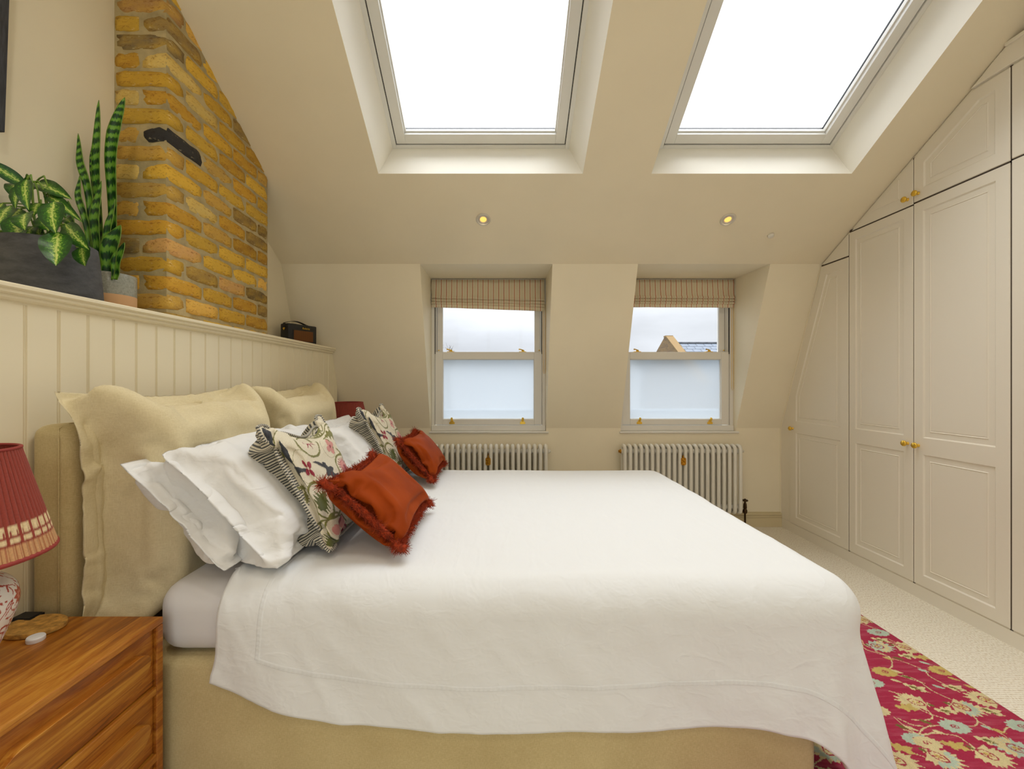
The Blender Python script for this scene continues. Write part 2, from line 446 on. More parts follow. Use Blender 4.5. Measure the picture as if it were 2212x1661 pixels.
def weave(name, c1, c2, scale=420, rough=.85, bump=.35, sheen=.2, blot=6, dist=.0012):
    t = NT(name); t.set(Roughness=rough); t.p.inputs['Sheen Weight'].default_value = sheen
    vec = t.co()
    a = t.noise(scale, 2, t.co((1, 1, .22))); b = t.noise(scale, 2, t.co((.22, .22, 1)))
    h = t.math('MAXIMUM', a, b); big = t.noise(blot, 3, vec)
    c = t.ramp(t.mix(.35, h, big), [(.4, c1), (.66, c2)])
    t.base(c); t.bump(h, bump, dist); return t.m
M_LINEN = weave('natural_linen', (214, 198, 154), (228, 214, 174), 330, bump=.25, sheen=.1)
M_BEDBASE = weave('flax_upholstery', (186, 166, 116), (206, 188, 138), 420, bump=.25, sheen=.1)
def cotton(name, c, wr=.5, scale=9):
    t = NT(name); t.set(Roughness=.8); t.p.inputs['Sheen Weight'].default_value = .15
    vec = t.co(); t.base(c)
    n1 = t.noise(scale*.9, 3, t.co((1, .6, 1.2), rot=(.3, .2, .5)), .5, .25); n2 = t.noise(scale*1.5, 3, t.co((1, .35, 1.5), rot=(.4, -.3, .8)), .5, .3)
    r2 = t.math('MINIMUM', t.math('ABSOLUTE', t.math('SUBTRACT', n2, .5)), .1)
    h = t.math('ADD', t.math('MULTIPLY', n1, 1.2), t.math('MULTIPLY', r2, -1.1))
    h = t.math('ADD', h, t.math('MULTIPLY', t.noise(900, 2, vec), .02))
    t.bump(h, wr, .012); return t.m
M_DUVET = cotton('white_cotton_duvet', (231, 232, 230), .5, 7)
M_PILLOW = cotton('white_cotton_pillowcase', (234, 233, 229), .65, 9)
M_SHEET = cotton('white_fitted_sheet', (226, 224, 222), .12, 4)

def attr_cloth(name, rough=.85, scale=300, bump=.4, sheen=.2, extra=0):
    t = NT(name); t.set(Roughness=rough); t.p.inputs['Sheen Weight'].default_value = sheen
    a = t.n('Attribute', attribute_name='Col'); c = a.outputs['Color']
    n = t.noise(scale, 2, t.co())
    if extra: c = t.mix(extra, c, t.ramp(n, [(.3, (110, 110, 110)), (.7, (255, 255, 255))]), 'MULTIPLY')
    t.base(c); t.bump(n, bump, .002); return t.m
M_EMBR = attr_cloth('embroidered_canvas', scale=420, bump=.5, extra=.25)
M_RUG = attr_cloth('flat_woven_rug', .95, 520, .8, .05, .35)
M_SHADE = attr_cloth('pleated_silk_shade', .7, 260, .2, .1, .2)
M_CERAMIC = attr_cloth('painted_ceramic', .12, 20, .0, 0)
def velvet():
    t = NT('rust_velvet'); t.set(Roughness=.7); t.p.inputs['Sheen Weight'].default_value = .06; t.p.inputs['Specular IOR Level'].default_value = .1; t.p.inputs['Sheen Roughness'].default_value = .3
    t.p.inputs['Sheen Tint'].default_value = rgba((255, 150, 90))
    t.base(t.ramp(t.noise(8, 3, t.co()), [(.35, (136, 52, 4)), (.68, (154, 62, 8))])); return t.m
M_VELVET = velvet()
M_FRINGE = plain('rust_fringe', (146, 48, 4), .9, var=(70, .25), sheen=.0)

def wood(name, dark, mid, light, axis=1, sc=1.0):
    t = NT(name); t.set(Roughness=.36)
    s = [16*sc, 16*sc, 16*sc]; s[axis] = 1.5*sc
    d = t.noise(3.2, 3, t.co(tuple(x*.12 for x in s)), .5); vec = t.co(tuple(s))
    g = t.noise(1.6, 6, vec, .62, 1.6); fine = t.noise(9, 5, t.co(tuple(x*1.6 for x in s)), .6)
    f = t.math('ADD', t.math('MULTIPLY', g, .62), t.math('ADD', t.math('MULTIPLY', fine, .16), t.math('MULTIPLY', d, .26)))
    t.base(t.ramp(f, [(.36, dark), (.5, mid), (.64, light)])); t.bump(fine, .08, .001); return t.m
M_WOOD = wood('oiled_acacia', (106, 54, 10), (164, 96, 22), (198, 138, 50))
M_WOOD2 = wood('oiled_acacia_front', (98, 48, 10), (154, 86, 20), (190, 126, 44), 1, 1.3)
M_CORK = plain('cork', (190, 142, 66), .9, bump=(160, .8, .003), var=(55, .2))

def carpet_mat():
    t = NT('wool_loop_carpet'); t.set(Roughness=.95); t.p.inputs['Sheen Weight'].default_value = .25
    v = t.n('TexVoronoi', Scale=1.0); t.l(t.co((150, 92, 1)), v.inputs['Vector']); v.inputs['Randomness'].default_value = .35
    v.voronoi_dimensions = '2D'
    d = v.outputs['Distance']
    t.base(t.ramp(d, [(.0, (255, 251, 236)), (.42, (244, 233, 208)), (.72, (200, 180, 142))]))
    t.bump(t.math('SUBTRACT', 1.0, d), .8, .006); return t.m
M_CARPET = carpet_mat()

# ------------------------------------------------------------------ room shell
YB, XR, XL, XP = 3.637, 2.347, -1.63, -1.345
CE = lambda y: 3.965-.591*y                      # sloped ceiling height
ZS = .83; YF = 3.173; ZF = CE(YF)
WY = lambda z: YB if z <= ZS else YB-(z-ZS)*(YB-YF)/(ZF-ZS)
XW = 2.97; YR = -1.8; ZT = 3.22; YT = (3.965-ZT)/.591

fl = MB(); fl.box(XL-.05, XW, YR, YB+.05, -.12, 0)
floor = fl.build('floor', M_CARPET); tag(floor, 'cream loop-pile carpet covering the whole bedroom floor', 'floor', kind='structure')

WX = [(-.607, .370), (1.0, 1.975)]               # sash window openings
ZH = 2.10; ZSILL = .80; YW = 3.70
wb = MB(); wu = MB()
xs = [XL-.05, WX[0][0], WX[0][1], WX[1][0], WX[1][1], XW]
def wpt(x, z): return (x, WY(z), z)
for i in range(5):
    x0, x1 = xs[i], xs[i+1]
    zs = [0, ZSILL, ZS] + [ZS+(ZF-ZS)*k/6 for k in range(1, 7)]
    for k in range(len(zs)-1):
        if i in (1, 3) and zs[k] >= ZSILL-1e-6: continue
        (wb if zs[k] < ZS-1e-6 else wu).quad(wpt(x0, zs[k]), wpt(x1, zs[k]), wpt(x1, zs[k+1]), wpt(x0, zs[k+1]))
for (x0, x1) in WX:
    for x in (x0, x1):
        zz = [ZSILL, ZS, (ZS+ZF)/2, ZF]
        wu.add([(x, WY(z), z) for z in zz]+[(x, YW+.12, ZH+.002), (x, YW+.12, ZSILL)], [(0, 1, 2, 3, 4, 5)])
    wu.quad((x0, YF, ZF), (x1, YF, ZF), (x1, YW+.12, ZH), (x0, YW+.12, ZH))
    wu.quad((x0, YB, ZSILL), (x1, YB, ZSILL), (x1, YW+.12, ZSILL), (x0, YW+.12, ZSILL))
wall_back = wb.build('wall_back', M_WALL); tag(wall_back, 'cream upright dwarf wall below the window sills', 'wall', kind='structure')
tag(wu.build('wall_mansard', M_WALL), 'cream sloping mansard wall with two dormer window openings', 'wall', kind='structure')

# sloped ceiling with two lined roof-window wells
SKX = [(-.735, .478, -.68, .413), (.885, 2.073, .977, 2.052)]
Y0, Y1 = 2.554, 1.36
SN, CN = .509, .861
def slp(x, y, n=0.): return (x, y+SN*n, CE(y)+CN*n)
TW = .262
ce = MB(); cx = [XL-.05, SKX[0][0], SKX[0][1], SKX[1][0], SKX[1][1], XW]; cy = [YF, Y0, Y1, YT]
for i in range(5):
    for k in range(3):
        if i in (1, 3) and k == 1: continue
        ce.quad(slp(cx[i], cy[k]), slp(cx[i+1], cy[k]), slp(cx[i+1], cy[k+1]), slp(cx[i], cy[k+1]))
ce.quad((XL-.05, YT, ZT), (XW, YT, ZT), (XW, YR, ZT), (XL-.05, YR, ZT))
ceiling = ce.build('ceiling', M_CEIL); tag(ceiling, 'cream sloping ceiling with two deep roof window wells', 'ceiling', kind='structure')
M_LINING = wall_mat('daylight_tinted_lining', (252, 247, 232))  # ceiling paint lightened: skylight falling on the wells is put into the colour
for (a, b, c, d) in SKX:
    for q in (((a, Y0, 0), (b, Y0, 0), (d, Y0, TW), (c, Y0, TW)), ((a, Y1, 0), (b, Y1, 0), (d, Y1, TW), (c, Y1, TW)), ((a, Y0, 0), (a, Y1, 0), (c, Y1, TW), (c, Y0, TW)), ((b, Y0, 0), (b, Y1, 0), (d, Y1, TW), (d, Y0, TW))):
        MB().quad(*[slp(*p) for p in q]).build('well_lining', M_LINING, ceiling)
wl = MB(); wl.box(XL-.08, XL, YR, YB+.3, 0, 3.4)
wall_left = wl.build('wall_left', M_WALL); tag(wall_left, 'cream wall above the panelling behind the bed', 'wall', kind='structure')
wr = MB(); wr.box(XW, XW+.08, YR, YB+.3, 0, 3.4)
tag(wr.build('wall_right', M_WALL), 'cream wall behind the fitted wardrobes', 'wall', kind='structure')
wq = MB(); RW = (-1.0, 1.8, .06, 2.5)
wq.box(XL-.05, RW[0], YR-.1, YR, 0, 3.4); wq.box(RW[1], XW, YR-.1, YR, 0, 3.4); wq.box(RW[0], RW[1], YR-.1, YR, RW[3], 3.4); wq.box(RW[0], RW[1], YR-.1, YR, 0, RW[2])
tag(wq.build('wall_rear', M_WALL), 'cream wall behind the camera with an opening added to let daylight in', 'wall', kind='structure')
rw = empty('window_5', (.4, YR, 0), 'unseen glazing added behind the camera to let in daylight', 'window', kind='structure')  # unseen opening, added to bring daylight onto the near side of the bed
fr = MB()
for x in np.linspace(RW[0], RW[1], 5): fr.box(x-.04, x+.04, YR-.09, YR-.03, RW[2], RW[3])
fr.box(RW[0], RW[1], YR-.09, YR-.03, RW[2], RW[2]+.1); fr.box(RW[0], RW[1], YR-.09, YR-.03, RW[3]-.08, RW[3])
fr.build('frame', M_FRAME, rw); MB().box(RW[0], RW[1], YR-.064, YR-.058, RW[2], RW[3]).build('pane', M_GLASS, rw)
# skirting
bb = MB()
for z0, z1, d in ((0, .075, .018), (.075, .083, .013), (.083, .094, .016), (.094, .10, .010), (.10, .118, .014), (.118, .124, .006)): bb.box(XP, XR+.01, YB-d, YB, z0, z1)
tag(bb.build('baseboard_back', M_SKIRT, bevel=.001), 'cream moulded skirting board along the window wall', 'skirting', kind='structure')

# panelling boards and ledge
ZC = 1.487
yb = 1.2097-.092*26; k = 0
BW = .092
pts_z = 1.445
bprof = [(0, -.004), (.0015, -.004), (.004, 0), (.0065, -.0035), (.0085, -.0035), (.010, 0), (BW-.0015, 0), (BW, -.004)]
def board_mesh():
    v = []; f = []
    n = len(bprof)
    for z in (0.0, pts_z):
        for (a, d) in bprof: v.append((d, a, z))
        v.append((-.012, BW, z)); v.append((-.012, 0, z))
    m = n+2
    for i in range(m): f.append((i, (i+1) % m, m+(i+1) % m, m+i))
    f.append(tuple(range(m))[::-1]); f.append(tuple(range(m, 2*m)))
    o = ob('board', v, f, M_PANEL); return o
panelling = MB().box(XL+.002, XP-.012, YR, YB-.003, 0, .8).box(XL+.002, XP-.012, YR, WY(1.44)-.003, .8, 1.44).build('panelling', M_PANEL); tag(panelling, 'cream beaded tongue and groove panelling with moulded ledge behind the bed', 'panelling', kind='structure')
b0 = board_mesh(); first = True
y = yb
while y < 3.50:
    o = b0 if first else b0.copy()
    if not first: C.objects.link(o)
    first = False
    o.location = (XP, y, 0); o.parent = panelling
    if y+BW > WY(1.445): o.scale = (1, 1, 1)
    y += BW

cap = MB()
YE = WY(1.48)-.002
cp = [(XL+.002, 1.487), (-1.315, 1.487), (-1.311, 1.483), (-1.311, 1.475), (-1.316, 1.471), (-1.320, 1.470), (-1.320, 1.462), (-1.325, 1.458), (-1.331, 1.457), (-1.331, 1.449), (-1.336, 1.444), (-1.3445, 1.441), (-1.3445, 1.436), (XL+.002, 1.436)]
cap.prism(cp, lambda a, b, d: (a, d, b), YR, YE)
cap.build('shelf_ledge', M_PANEL, panelling)

# ---- chimney breast of single bricks
XC, YC0, YC1 = -1.408, 1.806, 2.594
ch = MB()
cprof = [(YC0+.0035, 1.30), (YC1-.006, 1.30), (YC1-.006, CE(YC1)+.03), (YC0+.0035, CE(YC0)+.03)]
ch.prism(cprof, lambda a, b, d: (d, a, b), XL, XC-.0035)
chim = ch.build('chimney_breast', M_MORTAR); tag(chim, 'exposed yellow stock brick chimney breast rising from panelled ledge', 'chimney', kind='structure')
rnd = random.Random(5)
def brick_mesh(seed, L, D, H):
    """rough rounded block, unit-scaled later; front and end faces are uneven"""
    r = random.Random(seed); nx, ny, nz = 6, 3, 3
    v = []; idx = {}; f = []
    def P(i, j, k):
        key = (i, j, k)
        if key in idx: return idx[key]
        a, b, c = i/nx, j/ny, k/nz
        e = (i in (0, nx))+(j in (0, ny))+(k in (0, nz))
        s = .0022 if e == 1 else (.004 if e == 2 else .006)
        x, y, z = a*L, b*D, c*H
        cx, cy, cz = L/2, D/2, H/2
        sh = 1-(.0 if e < 2 else (.0035 if e == 2 else .007))/.05*.9
        x += r.uniform(-s, s)*.8; y += r.uniform(-s, s)*.7; z += r.uniform(-s, s)*.7
        if e >= 2:
            q = .0022*(e-1)
            x += q if a < .5 else -q; y += q if b < .5 else -q; z += q if c < .5 else -q
        idx[key] = len(v); v.append((x, y, z)); return idx[key]
    for i in range(nx):
        for j in range(ny):
            for k in (0, nz):
                f.append((P(i, j, k), P(i+1, j, k), P(i+1, j+1, k), P(i, j+1, k)))
    for i in range(nx):
        for k in range(nz):
            for j in (0, ny):
                f.append((P(i, j, k), P(i, j, k+1), P(i+1, j, k+1), P(i+1, j, k)))
    for j in range(ny):
        for k in range(nz):
            for i in (0, nx):
                f.append((P(i, j, k), P(i, j+1, k), P(i, j+1, k+1), P(i, j, k+1)))
    o = MB(); o.v = v; o.f = f
    return o
BH, BP = .0655, .0777
MESH = {}
def bmeshes(kind, L):
    if kind not in MESH:
        MESH[kind] = []
        for s in range(5):
            t = brick_mesh({'st': 10, 'hd': 40, 'bt': 70}[kind]+s, L, .1025, BH).build('brick', M_BRICK, smooth=True)
            MESH[kind].append(t.data); bpy.data.objects.remove(t)
    return MESH[kind]
palette = [((222, 172, 52), 10), ((232, 186, 66), 10), ((208, 154, 46), 7), ((226, 178, 86), 5), ((188, 152, 80), 4), ((160, 134, 88), 3), ((132, 116, 86), 2), ((214, 164, 104), 2), ((238, 208, 124), 5)]
pal = [c for c, w in palette for _ in range(w)]
def brick(kind, L, y, z, along, colr=None, x=None):
    o = bpy.data.objects.new('brick', rnd.choice(bmeshes(kind, L))); C.objects.link(o); o.parent = chim
    c = colr or rnd.choice(pal); k = rnd.uniform(.88, 1.1)
    o.color = (*lin(tuple(min(255, q*k) for q in c)), 1 if max(c) > 110 else 0)
    pr = rnd.uniform(-.0015, .003)
    if along == 'y': o.rotation_euler = (0, 0, math.pi/2); o.location = (XC+pr, y, z)     # front face at XC
    else: o.location = (x, YC0-pr, z)
Z0 = 2.764+.006
for row in range(-2, 18):
    z = Z0-BP*(row+1)+.0
    if z < 1.36: continue
    dark = (52, 50, 50)
    if z+.01 < CE(YC0)+.03:
        if row % 2 == 0:      # corner stretcher on the front; two halves on the side
            brick('st', .2135, YC0, z, 'y', dark if row == 6 else None)
            brick('bt', .103, 0, z, 'x', x=XL+.004)
        else:
            brick('st', .2135, 0, z, 'x', x=XC-.2135)
    yy = YC0+(.2255 if row % 2 == 0 else 0)
    seq = ['st', 'st', 'bt'] if row % 2 == 0 else ['bt0', 'st', 'st', 'st']
    for kd in seq:
        if kd == 'bt0':       # header end of the side stretcher shows here
            yy += .1135; continue
        L = .2135 if kd == 'st' else .103
        if z+.004 < CE(yy):
            cc = None
            if row in (8, 9, 10, 13, 14) and yy > 2.2: cc = rnd.choice([(112, 92, 58), (128, 104, 62), (178, 128, 30)])
            brick(kd, L, yy, z, 'y', cc)
        yy += L+.012

# ------------------------------------------------------------------ roof windows
def roof_window(n, c, d, label):
    root = empty('window_%d' % n, slp((c+d)/2, Y0, TW), label, 'window', 'roof windows in the sloping ceiling', 'structure')
    La = (Y0-Y1)/.861
    def w(x, a, nn): return slp(x, Y0-a*.861, TW+nn)
    def w(x, a, nn):
        return (x, Y0+SN*TW-a*.861+SN*nn, CE(Y0)+CN*TW+a*.509+CN*nn)
    def ring(name, x0, x1, a0, a1, wd, n0, n1, mat, bv=.002):
        m = MB(); m.boxm(x0, x0+wd, a0, a1, n0, n1, w); m.boxm(x1-wd, x1, a0, a1, n0, n1, w)
        m.boxm(x0+wd, x1-wd, a0, a0+wd, n0, n1, w); m.boxm(x0+wd, x1-wd, a1-wd, a1, n0, n1, w)
        return m.build(name, mat, root, bevel=bv)
    e = .022
    ring('frame', c-.03, d+.03, -.03, La+.03, .03+e, -.012, .10, M_ROOFWIN)
    ring('gasket', c+e, d-e, e, La-e, .006, .004, .09, M_BLACK, 0)
    ring('sash', c+e+.005, d-e-.005, e+.005, La-e-.005, .058, -.004, .085, M_ROOFWIN)
    ring('glazing_seal', c+e+.062, d-e-.062, e+.062, La-e-.062, .005, .052, .062, M_BLACK, 0)
    ring('glazing_bead', c+e+.058, d-e-.058, e+.058, La-e-.058, .012, .02, .045, M_ROOFWIN)
    MB().boxm(c+.05, d-.05, .05, La-.05, .060, .066, w).build('pane', M_GLASS, root)
    return root
roof_window(1, SKX[0][2], SKX[0][3], 'left roof window with white frame in the sloping ceiling')
roof_window(2, SKX[1][2], SKX[1][3], 'right roof window with white frame nearer the wardrobes')

# ------------------------------------------------------------------ sash windows
def sash_window(n, x0, x1, label):
    root = empty('window_%d' % n, ((x0+x1)/2, YW, ZSILL), label, 'window', 'sash windows in the back wall', 'structure')
    def ring(name, a0, a1, z0, z1, ws, wb_, wt, y0, y1, mat=M_FRAME, par=root, bv=.003):
        m = MB(); m.box(a0, a0+ws, y0, y1, z0, z1); m.box(a1-ws, a1, y0, y1, z0, z1); m.box(a0+ws, a1-ws, y0, y1, z0, z0+wb_); m.box(a0+ws, a1-ws, y0, y1, z1-wt, z1)
        return m.build(name, mat, par, bevel=bv)
    f = ring('frame', x0, x1, ZSILL, ZH, .028, .03, .03, YW-.02, YW+.12)
    m = MB()
    for a in (x0+.028, x1-.034): m.box(a, a+.006, YW-.012, YW+.1, 1.46, ZH-.03)
    m.build('balance_channel', M_BLACK, root)
    m = MB()
    for a in (x0+.034, x1-.038): m.box(a, a+.004, YW-.004, YW+.1, 1.46, ZH-.03)
    m.build('parting_strip', M_FRAME, root)
    us = ring('upper_sash', x0+.041, x1-.041, 1.42, ZH-.03, .048, .06, .05, YW+.045, YW+.085)
    MB().box(x0+.085, x1-.085, YW+.062, YW+.068, 1.47, ZH-.07).build('pane', M_GLASS, us)
    ls = ring('lower_sash', x0+.030, x1-.030, .852, 1.478, .066, .048, .064, YW-.008, YW+.04)
    r = ring('glazing_bead', x0+.092, x1-.092, .896, 1.418, .008, .008, .008, YW+.004, YW+.03, par=ls, bv=.002)
    p = MB().box(x0+.09, x1-.09, YW+.014, YW+.02, .89, 1.42).build('frosted_pane', M_FROST, ls); p['label'] = 'frosted lower pane'
    s = MB(); s.box(x0+.002, x1-.002, YW-.035, YW, ZSILL+.004, .85); s.build('bottom_rail', M_FRAME, root, bevel=.004)
    s = MB(); s.box(x0-.01, x1+.02, YB-.014, YW, ZSILL-.012, ZSILL+.004); s.build('sill', M_FRAME, root, bevel=.003)
    for q in (.166, .80):
        cx = x0+(x1-x0)*q
        lk = MB(); lk.box(cx-.03, cx+.03, YW-.004, YW+.03, 1.478, 1.483); lk.lathe([(.012, 0), (.013, .006), (.008, .014)], (cx+.004, YW+.012, 1.483), 14)
        lk.tube([(cx+.01, YW+.01, 1.492), (cx-.02, YW-.004, 1.500), (cx-.032, YW-.008, 1.500)], [.005, .005, .007], 8)
        lk.build('sash_lock', M_BRASS, root, bevel=.001)
    for q in (.036, .93):
        cx = x0+(x1-x0)*(q+.02)
        lk = MB(); lk.lathe([(.004, 0), (.004, .012), (.008, .016), (.008, .022), (.003, .026)], (cx, YW+.05, 1.476), 10); lk.build('sash_stop', M_BRASS, root, smooth=True)
    for q in (.18, .80):
        cx = x0+(x1-x0)*q
        lf = MB()
        lf.prism([(-.024, .003), (-.020, -.003), (.020, -.003), (.024, .003), (.022, .012), (.012, .02), (.010, .030), (-.010, .030), (-.012, .02), (-.022, .012)], lambda a, b, d: (cx+a, YW-.008-d, .862+b), 0, .004)
        lf.tube([(cx, YW-.012, .886), (cx, YW-.026, .892), (cx, YW-.034, .906), (cx, YW-.028, .912)], [.008, .009, .011, .009], 8)
        for sx in (-.014, .014): lf.lathe([(.0035, -.002), (.0035, 0)], (cx+sx, YW-.0125, .868), 8, 'y')
        lf.build('sash_lift', M_BRASS, root, bevel=.001)
    return root
sash_window(3, *WX[0], 'left sash window with frosted lower pane above radiator')
sash_window(4, *WX[1], 'right sash window overlooking a slate roofed brick gable')

# ------------------------------------------------------------------ fitted wardrobes
def offset_poly(p, d):
    """inward offset of a convex outline"""
    n = len(p); A = sum(p[i][0]*p[(i+1) % n][1]-p[(i+1) % n][0]*p[i][1] for i in range(n)); s = 1 if A > 0 else -1
    L = []
    for i in range(n):
        (x1, y1), (x2, y2) = p[i], p[(i+1) % n]; l = math.hypot(x2-x1, y2-y1)
        nx, ny = -(y2-y1)/l*s, (x2-x1)/l*s; L.append((x1+nx*d, y1+ny*d, (x2-x1)/l, (y2-y1)/l))
    r = []
    for i in range(n):
        x1, y1, a, b = L[i-1]; x2, y2, c, d_ = L[i]; det = a*d_-b*c
        t = ((x2-x1)*d_-(y2-y1)*c)/det; r.append((x1+a*t, y1+b*t))
    return r
def door_leaf(name, outer, panels, par, xf=XR, th=.02):
    v = []; f = []
    def add_ring(poly, dx):
        i0 = len(v); v.extend((xf+dx, a, b) for a, b in poly); return list(range(i0, i0+len(poly)))
    def bridge(r1, r2):
        n = len(r1)
        for i in range(n): f.append((r1[i], r1[(i+1) % n], r2[(i+1) % n], r2[i]))
    back = add_ring(outer, th); side = add_ring(outer, .003); o2 = offset_poly(outer, .003); front = add_ring(o2, 0)
    bridge(back, side); bridge(side, front); f.append(tuple(back))
    rings0 = [add_ring(p, 0) for p in panels]
    polys = [o2]+panels; flat = front+[i for r in rings0 for i in r]
    for t in tessellate_polygon([[Vector((a, b, 0)) for a, b in p] for p in polys]): f.append(tuple(flat[i] for i in t))
    for p, r in zip(panels, rings0):
        for ins, dp in ((.017, .015), (.022, .015), (.025, .012), (.037, .003), (.040, .0065), (.046, .005)):
            q = add_ring(offset_poly(p, ins), dp); bridge(r, q); r = q
        f.append(tuple(r))
    m = MB(); m.v = v; m.f = f
    return m.build(name, M_WARD, par)
KN = None
def knob(par, y, z):
    m = MB(); m.lathe([(.009, 0), (.009, -.003), (.006, -.006), (.0055, -.014), (.009, -.017), (.015, -.019), (.0165, -.022), (.0165, -.027), (.0145, -.030), (.001, -.0305)], (XR, y, z), 20, 'x', cap=False)
    return m.build('knob', M_BRASS, par, smooth=True)
u1 = empty('wardrobe', (2.6, 3.2, 0), 'greige fitted wardrobe with sloping single door in the far corner', 'wardrobe', 'fitted wardrobes along the right wall')
u2 = empty('wardrobe', (2.6, 2.45, 0), 'greige fitted double wardrobe with four brass knobs and upper doors', 'wardrobe', 'fitted wardrobes along the right wall')
u3 = empty('wardrobe', (2.6, 1.7, 0), 'greige fitted wardrobe cut off by right picture edge', 'wardrobe', 'fitted wardrobes along the right wall')
def carcass(y0, y1, par):
    pts = [(y0, .07), (y1, .07)]
    if y1 > 3.4: pts += [(y1, ZS)]
    if y1 > YF: pts += [(YF-.004, ZF-.006)]
    else: pts += [(y1, CE(y1)-.006)]
    pts += [(y0, min(CE(y0)-.006, 3.0))]
    m = MB(); m.prism(pts, lambda a, b, d: (d, a, b), XR+.006, XR+.03); m.build('filler_frame', M_WARD, par)
    g = MB(); q = offset_poly(pts, .01)
    g.prism(q, lambda a, b, d: (d, a, b), XR+.032, 2.95); g.build('carcass', M_GAP, par)
carcass(2.9182, YB-.004, u1); carcass(1.9882, 2.9178, u2); carcass(.6, 1.9878, u3)
def gap_strip(par, y0, y1, z0, z1):
    MB().box(XR+.0045, XR+.0065, y0, y1, z0, z1).build('shadow_joint', M_GAP, par)
dA = door_leaf('door', [(2.921, .078), (3.515, .078), (3.515, .95), (3.168, 2.068), (2.921, 2.068)],
     [[(2.99, .135), (3.443, .135), (3.443, .813), (2.99, .813)], [(2.99, .903), (3.443, .903), (3.443, 1.11), (3.118, 2.0), (2.99, 2.0)]], u1)
knob(dA, 3.478, .845)
gap_strip(u1, 2.9181, 2.924, .07, 2.22); gap_strip(u1, 2.9185, 3.17, 2.065, 2.079)
door_leaf('infill_panel', [(2.921, 2.077), (3.150, 2.077), (2.921, 2.222)], [], u1)
dB = door_leaf('door', [(2.461, .078), (2.915, .078), (2.915, 2.228), (2.461, 2.228)],
     [[(2.517, .14), (2.862, .14), (2.862, .815), (2.517, .815)], [(2.517, .908), (2.862, .908), (2.862, 2.172), (2.517, 2.172)]], u2)
dC = door_leaf('door', [(1.991, .078), (2.457, .078), (2.457, 2.234), (1.991, 2.234)],
     [[(2.048, .14), (2.402, .14), (2.402, .815), (2.048, .815)], [(2.048, .908), (2.402, .908), (2.402, 2.178), (2.048, 2.178)]], u2)
knob(dB, 2.492, .865); knob(dC, 2.428, .862)
dB2 = door_leaf('upper_door', [(2.461, 2.236), (2.893, 2.236), (2.461, 2.490)], [], u2)
m = MB(); m.prism([(2.545, 2.300), (2.745, 2.300), (2.545, 2.420)], lambda a, b, d: (d, a, b), XR-.004, XR+.002); m.build('raised_panel', M_WARD, dB2, bevel=.004)
dC2 = door_leaf('upper_door', [(1.991, 2.243), (2.457, 2.243), (2.457, 2.495), (2.150, 2.676), (1.991, 2.676)],
     [[(2.05, 2.305), (2.40, 2.305), (2.40, 2.445), (2.123, 2.612), (2.05, 2.612)]], u2)
knob(dB2, 2.492, 2.275); knob(dC2, 2.428, 2.284)
gap_strip(u2, 2.452, 2.464, .07, 2.50); gap_strip(u2, 1.988, 2.915, 2.225, 2.246); gap_strip(u2, 1.9881, 1.994, .07, 2.70); gap_strip(u2, 2.912, 2.9179, .07, 2.22)
dD = door_leaf('door', [(1.52, .078), (1.985, .078), (1.985, 2.240), (1.52, 2.240)],
     [[(1.58, .14), (1.925, .14), (1.925, .815), (1.58, .815)], [(1.58, .908), (1.925, .908), (1.925, 2.18), (1.58, 2.18)]], u3)
dD2 = door_leaf('upper_door', [(1.52, 2.248), (1.985, 2.248), (1.985, 2.676), (1.52, 2.676)], [[(1.58, 2.31), (1.925, 2.31), (1.925, 2.612), (1.58, 2.612)]], u3)
door_leaf('door', [(.75, .078), (1.512, .078), (1.512, 2.676), (.75, 2.676)], [], u3)
gap_strip(u3, 1.52, 1.9879, 2.236, 2.252); gap_strip(u3, 1.982, 1.9879, .07, 2.70)
pl = MB(); pl.box(XR+.003, XR+.03, .6, YB-.004, 0, .072)
tag(pl.build('baseboard_right', M_WARD), 'greige plinth under the fitted wardrobes', 'plinth', kind='structure')
co = MB(); co.prism([(.6, 2.682), (2.150, 2.682), (2.128, 2.694), (2.10, 2.712), (2.075, 2.730), (1.985, 2.785), (.6, 2.785)], lambda a, b, d: (d, a, b), XR-.012, XR+.03)
co.box(XR-.022, XR+.03, .6, 1.995, 2.772, 2.79)
tag(co.build('trim_1', M_WARD, bevel=.004), 'greige cornice board over the fitted wardrobes', 'cornice', kind='structure')
sc = MB(); sp = [(.07, YB-.003), (.40, YB-.003), (ZS, YB-.004), (1.2, WY(1.2)-.004), (1.7, WY(1.7)-.004), (2.07, WY(2.07)-.004)]
sc.tube([(XR+.004, y, z) for z, y in sp], .004, 6)
tag(sc.build('trim_2', M_WALL), 'thin pale sealant line between wardrobe and window wall', 'trim', kind='structure')

